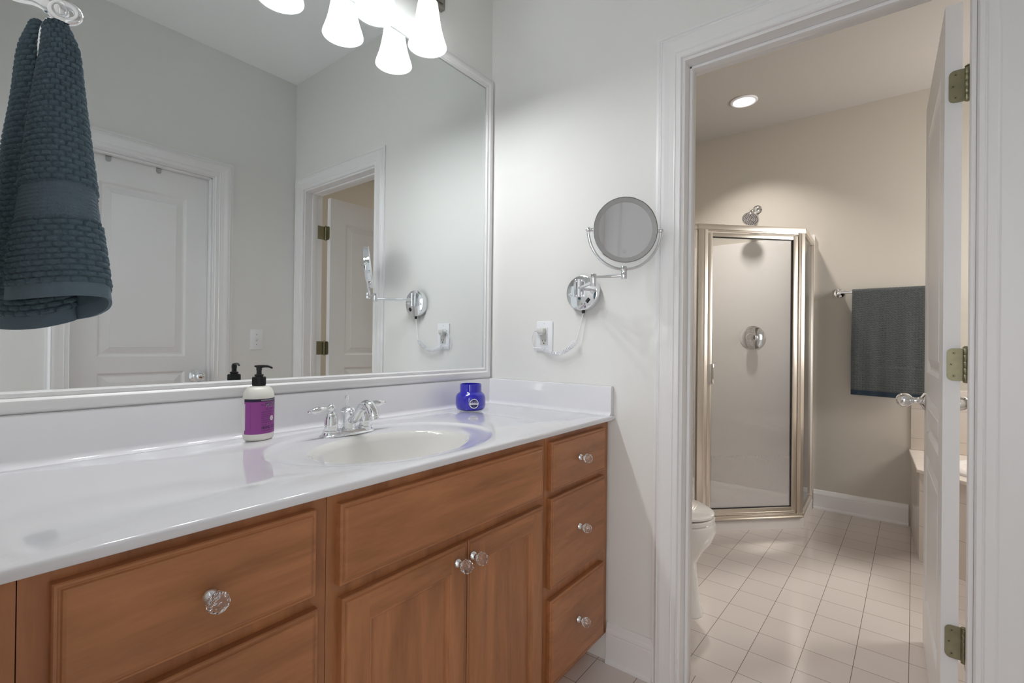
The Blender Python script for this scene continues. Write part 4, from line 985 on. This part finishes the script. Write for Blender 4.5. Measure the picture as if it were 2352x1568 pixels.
# shower head
hd = thing('shower_sprayer', (XF, -0.575, 2.13), 'chrome shower head on the end wall above the enclosure', 'shower head')
b = B().lathe([(.030, .0006), (.031, .004), (.024, .009), (.012, .013), (.0001, .014)], frame_M((XF, -0.585, 2.140), (-1, 0, 0)), 28); b.build('wall_flange', CHROME, hd)
apt = smooth_path([(XF - .008, -0.585, 2.140), (2.355, -0.583, 2.142), (2.325, -0.578, 2.130), (2.305, -0.574, 2.112)], 6)
b = B().tube(apt, .0105, 14); b.sphere((2.292, -0.572, 2.098), .026, 22, 14); b.build('arm', CHROME, hd, weld=False)
hn = Vector((-0.62, 0.10, -0.80)).normalized(); MH = frame_M((2.292, -0.572, 2.098), hn)
b = B().lathe([(.017, .018), (.021, .026), (.018, .034), (.026, .042), (.046, .052), (.0565, .060), (.0585, .066), (.0575, .071), (.0001, .0715)], MH, 40); hh = b.build('spray_face', CHROME, hd)
b = B()
for rr_, k_ in ((0, 1), (.012, 6), (.024, 12), (.036, 18), (.048, 24)):
    for i in range(k_): b.lathe([(.0028, .0712), (.0022, .0735), (.0001, .0736)], MH @ Matrix.Translation((rr_ * math.cos(2 * PI * i / k_), rr_ * math.sin(2 * PI * i / k_), 0)), 8)
o = b.build('nozzle', DARKHOLE, hh, weld=False); tag(o, kind='stuff')
sv = thing('shower_valve', (XF - 0.014, -0.565, 1.185), 'round shower valve dial behind the hazy glass', 'shower valve')
b = B().lathe([(.085, .0004), (.086, .004), (.070, .010), (.035, .014), (.0001, .0145)], frame_M((XF - 0.014, -0.565, 1.185), (-1, 0, 0)), 44); b.build('escutcheon', CHROME, sv)
b = B().lathe([(.022, .012), (.022, .030), (.034, .036), (.036, .055), (.030, .068), (.0001, .070)], frame_M((XF - 0.014, -0.565, 1.185), (-1, 0, 0)), 28); b.build('handle', CHROME, sv)

# ------------------------------------------------------------------ recessed light
rl = thing('recessed_light', (1.874, -0.596, H), 'round recessed ceiling light in the shower room', 'ceiling light')
b = B().lathe([(.082, -.0006), (.083, -.005), (.078, -.010), (.068, -.0110), (.0655, -.006), (.0640, .004)], Matrix.Translation((RLX, RLY, H)), 48, 0, True, False); b.build('trim_ring', WHITEP, rl)
b = B().lathe([(.0001, -.0035), (.0640, -.0030), (.0640, .004), (.0001, .004)], Matrix.Translation((RLX, RLY, H)), 40, 0, True, False); b.build('lens', LENSM, rl)

# ------------------------------------------------------------------ towel bar and bath towel
tb = thing('towel_bar', (XF, -1.40, 1.487), 'chrome towel bar on the end wall of the shower room', 'towel bar')
BX = 2.325; BZ = 1.487
for y in (-1.098, -1.645):
    b = B(); M = frame_M((XF - 0.0004, y, BZ), (-1, 0, 0)); b.lathe([(.030, 0), (.031, .004), (.027, .008), (.020, .011), (.0135, .016), (.012, .050), (.0155, .055), (.0165, .062), (.013, .070), (.0001, .073)], M, 28); b.build('post', CHROME, tb)
b = B().tube([(BX, -1.100, BZ), (BX, -1.643, BZ)], .0085, 16); b.build('rail', CHROME, tb)
bt_ = thing('bath_towel', (BX, -1.355, 1.16), 'charcoal bath towel folded over the towel bar', 'towel')
nt2, ns2 = 420, 120
ys = np.linspace(-1.172, -1.541, ns2); path = []
zz0 = 0.812
Lf = BZ - zz0
for i in range(nt2):
    path.append(i)
def towel_profile(n):
    out = []
    rt_ = .0165
    pts = [(BX + rt_, 0.95), (BX + rt_, BZ)] + [(BX + rt_ * math.cos(PI * k / 16), BZ + rt_ * math.sin(PI * k / 16)) for k in range(1, 16)] + [(BX - rt_, BZ), (BX - rt_ - .003, zz0)]
    L_ = [0]
    for i in range(1, len(pts)): L_.append(L_[-1] + math.dist(pts[i], pts[i - 1]))
    s_ = np.linspace(0, L_[-1], n); return np.interp(s_, L_, [p[0] for p in pts]), np.interp(s_, L_, [p[1] for p in pts])
px_, pz_ = towel_profile(nt2)
Pw = np.zeros((nt2, ns2, 3))
for j in range(ns2):
    y = ys[j]; wv = .0025 * math.sin(j * .09 + .6) + .0012 * math.sin(j * .23)
    front_m = (px_ < BX).astype(float) * np.clip((BZ - pz_) / .4, 0, 1)
    Pw[:, j, 0] = px_ - wv * front_m; Pw[:, j, 1] = y + .004 * front_m * (1 if j < ns2 / 2 else -.3); Pw[:, j, 2] = pz_ - .012 * front_m * (j / ns2) * (pz_ < 1.0)
cloth('cloth', Pw, bt_, [TERRY2, HEM2], .0026, .0155, .0075, .036, (9, 10), .0022, flip=-1)

# ------------------------------------------------------------------ toilet
TXc = 0.505
to = thing('toilet', (TXc, -0.35, 0), 'white toilet behind the doorway beside the shower', 'toilet')
def egg(cyc, hw, lf, lb, z, seg=48, xc=TXc):
    out = []
    for i in range(seg):
        a = 2 * PI * i / seg; c, s_ = math.cos(a), math.sin(a)
        out.append((xc + hw * c, cyc + (lf * s_ if s_ < 0 else lb * s_), z))
    return out
def loft(b, rows, cap0=True, cap1=True, mi=0):
    n = len(rows[0]); vs = [p for r in rows for p in r]; fs = []
    for j in range(len(rows) - 1):
        for i in range(n):
            k = (i + 1) % n; fs.append((j * n + i, j * n + k, (j + 1) * n + k, (j + 1) * n + i))
    if cap0: fs.append(tuple(range(n - 1, -1, -1)))
    if cap1: fs.append(tuple((len(rows) - 1) * n + i for i in range(n)))
    b.add(vs, fs, mi, True)
b = B(); yc = -0.50
loft(b, [egg(-.42, .120, .330, .20, .0005), egg(-.42, .120, .328, .20, .018), egg(-.42, .112, .321, .195, .030), egg(-.42, .104, .312, .19, .10), egg(-.42, .100, .303, .185, .175), egg(-.43, .104, .292, .19, .215), egg(-.47, .135, .276, .20, .260), egg(-.49, .168, .292, .20, .310), egg(-.50, .182, .298, .205, .355), egg(-.50, .184, .293, .205, .382), egg(-.50, .178, .285, .20, .388)])
b.build('bowl', PORC, to)
b = B(); loft(b, [egg(yc, .182, .286, .20, .3895), egg(yc, .187, .291, .20, .394), egg(yc, .187, .291, .20, .405), egg(yc, .182, .286, .20, .409)]); b.build('seat', PORC, to)
b = B(); loft(b, [egg(yc, .178, .280, .20, .4120), egg(yc, .186, .289, .20, .416), egg(yc, .186, .289, .20, .424), egg(yc, .175, .276, .195, .431), egg(yc, .10, .17, .12, .436), egg(yc, .002, .002, .002, .4375)]); b.build('lid', PORC, to)
b = B().box((TXc - .215, -0.175, .385), (TXc + .215, YBL - 0.004, .715), .018, 0, 3); b.box((TXc - .10, -.31, .02), (TXc + .10, -.15, .387), .02, 0, 3); b.build('tank', PORC, to, weld=False)
b = B().box((TXc - .224, -0.186, .716), (TXc + .224, YBL - 0.003, .752), .010, 0, 3); b.build('tank_lid', PORC, to)
b = B().lathe([(.013, 0), (.013, .008), (.008, .012)], frame_M((TXc - .15, -.175, .66), (0, -1, 0)), 18); b.tube([(TXc - .15, -.190, .66), (TXc - .075, -.192, .652)], [.0055, .0045], 12); b.build('flush_lever', CHROME, to, weld=False)

# ------------------------------------------------------------------ tiled tub platform with oval tub
tp = thing('bathtub', (1.95, -2.1, 0), 'bathtub set in a tiled platform behind the open door', 'bathtub')
ZD = 0.482
PL = [(XF - 0.001, -1.4800), (1.760, -1.4925), (1.610, -1.6600), (1.270, -1.9600), (1.270, YBR + 0.001), (XF - 0.001, YBR + 0.001)]
b = B().prism(PL, lambda u, v, t: (u, v, t), 0.0005, ZD - .012); b.build('tiled_skirt', WTILE, tp)
def off_poly(poly, d):
    n = len(poly); out = []; A_ = sum(poly[i][0] * poly[(i + 1) % n][1] - poly[(i + 1) % n][0] * poly[i][1] for i in range(n)); sg = 1 if A_ > 0 else -1
    for i in range(n):
        a = Vector(poly[i - 1]); c = Vector(poly[i]); e = Vector(poly[(i + 1) % n])
        n1 = Vector(((c - a).y, -(c - a).x)).normalized() * sg; n2 = Vector(((e - c).y, -(e - c).x)).normalized() * sg
        m_ = (n1 + n2); m_ = m_ / max(1e-6, m_.dot(n1)); q = c + m_ * d
        out.append((min(q.x, XF - .001), max(q.y, YBR + .001)))
    return out
# deck ring between the platform edge and the oval tub
tcx, tcy, ta, tbb = 1.905, -2.150, .385, .52
N = 96; dirs = [2 * PI * i / N for i in range(N)]
PD = off_poly(PL, .012)
for q in PD: dirs.append(math.atan2(q[1] - tcy, q[0] - tcx) % (2 * PI))
dirs = sorted(set(dirs))
def hit(poly, a):
    dx, dy = math.cos(a), math.sin(a); best = None
    for i in range(len(poly)):
        x1, y1 = poly[i]; x2, y2 = poly[(i + 1) % len(poly)]; ex_, ey_ = x2 - x1, y2 - y1; den = dx * ey_ - dy * ex_
        if abs(den) < 1e-12: continue
        t = ((x1 - tcx) * ey_ - (y1 - tcy) * ex_) / den; s_ = ((x1 - tcx) * dy - (y1 - tcy) * dx) / den
        if t > 0 and -1e-6 <= s_ <= 1 + 1e-6 and (best is None or t < best): best = t
    return tcx + dx * best, tcy + dy * best
def orow(k, z, ka=1.0): return [(tcx + ta * k * math.cos(a), tcy + tbb * k * math.sin(a), z) for a in dirs]
b = B(); loft(b, [[(*hit(PD, a), ZD - .016) for a in dirs], [(*hit(PD, a), ZD - .003) for a in dirs], [(tcx + (x - tcx) * .996, tcy + (y - tcy) * .996, ZD) for x, y in [hit(PD, a) for a in dirs]], orow(1.0, ZD)], True, False); b.build('tiled_deck', WTILE, tp, angle=30)
b = B(); loft(b, [orow(1.05, ZD + .0006), orow(1.05, ZD + .012), orow(1.03, ZD + .018), orow(.97, ZD + .019), orow(.93, ZD + .010), orow(.88, ZD - .06), orow(.82, ZD - .22), orow(.70, ZD - .33), orow(.4, ZD - .36), orow(.02, ZD - .365)], False, True); b.build('basin', ACRYL, tp)
b = B().box((XF - 0.010, YBR + 0.001, ZD + .0006), (XF - 0.0006, -1.4775, 0.868), .003); o = b.build('trim_3', WTILE); tag(o, 'white tile backsplash above the bathtub deck', 'tile backsplash', None, 'structure')
th_ = thing('tub_handle', (XF - 0.010, -1.727, 0.7945), 'small brushed valve knob on the tiled wall over the tub', 'valve handle')
b = B().lathe([(.030, .0004), (.030, .004), (.022, .008), (.0001, .0085)], frame_M((XF - 0.010, -1.727, 0.7945), (-1, 0, 0)), 24); b.build('flange', NICKEL, th_)
b = B().lathe([(.016, .008), (.016, .022), (.027, .028), (.027, .044), (.020, .052), (.0001, .053)], frame_M((XF - 0.010, -1.727, 0.7945), (-1, 0, 0)), 20); b.build('grip', NICKEL, th_)
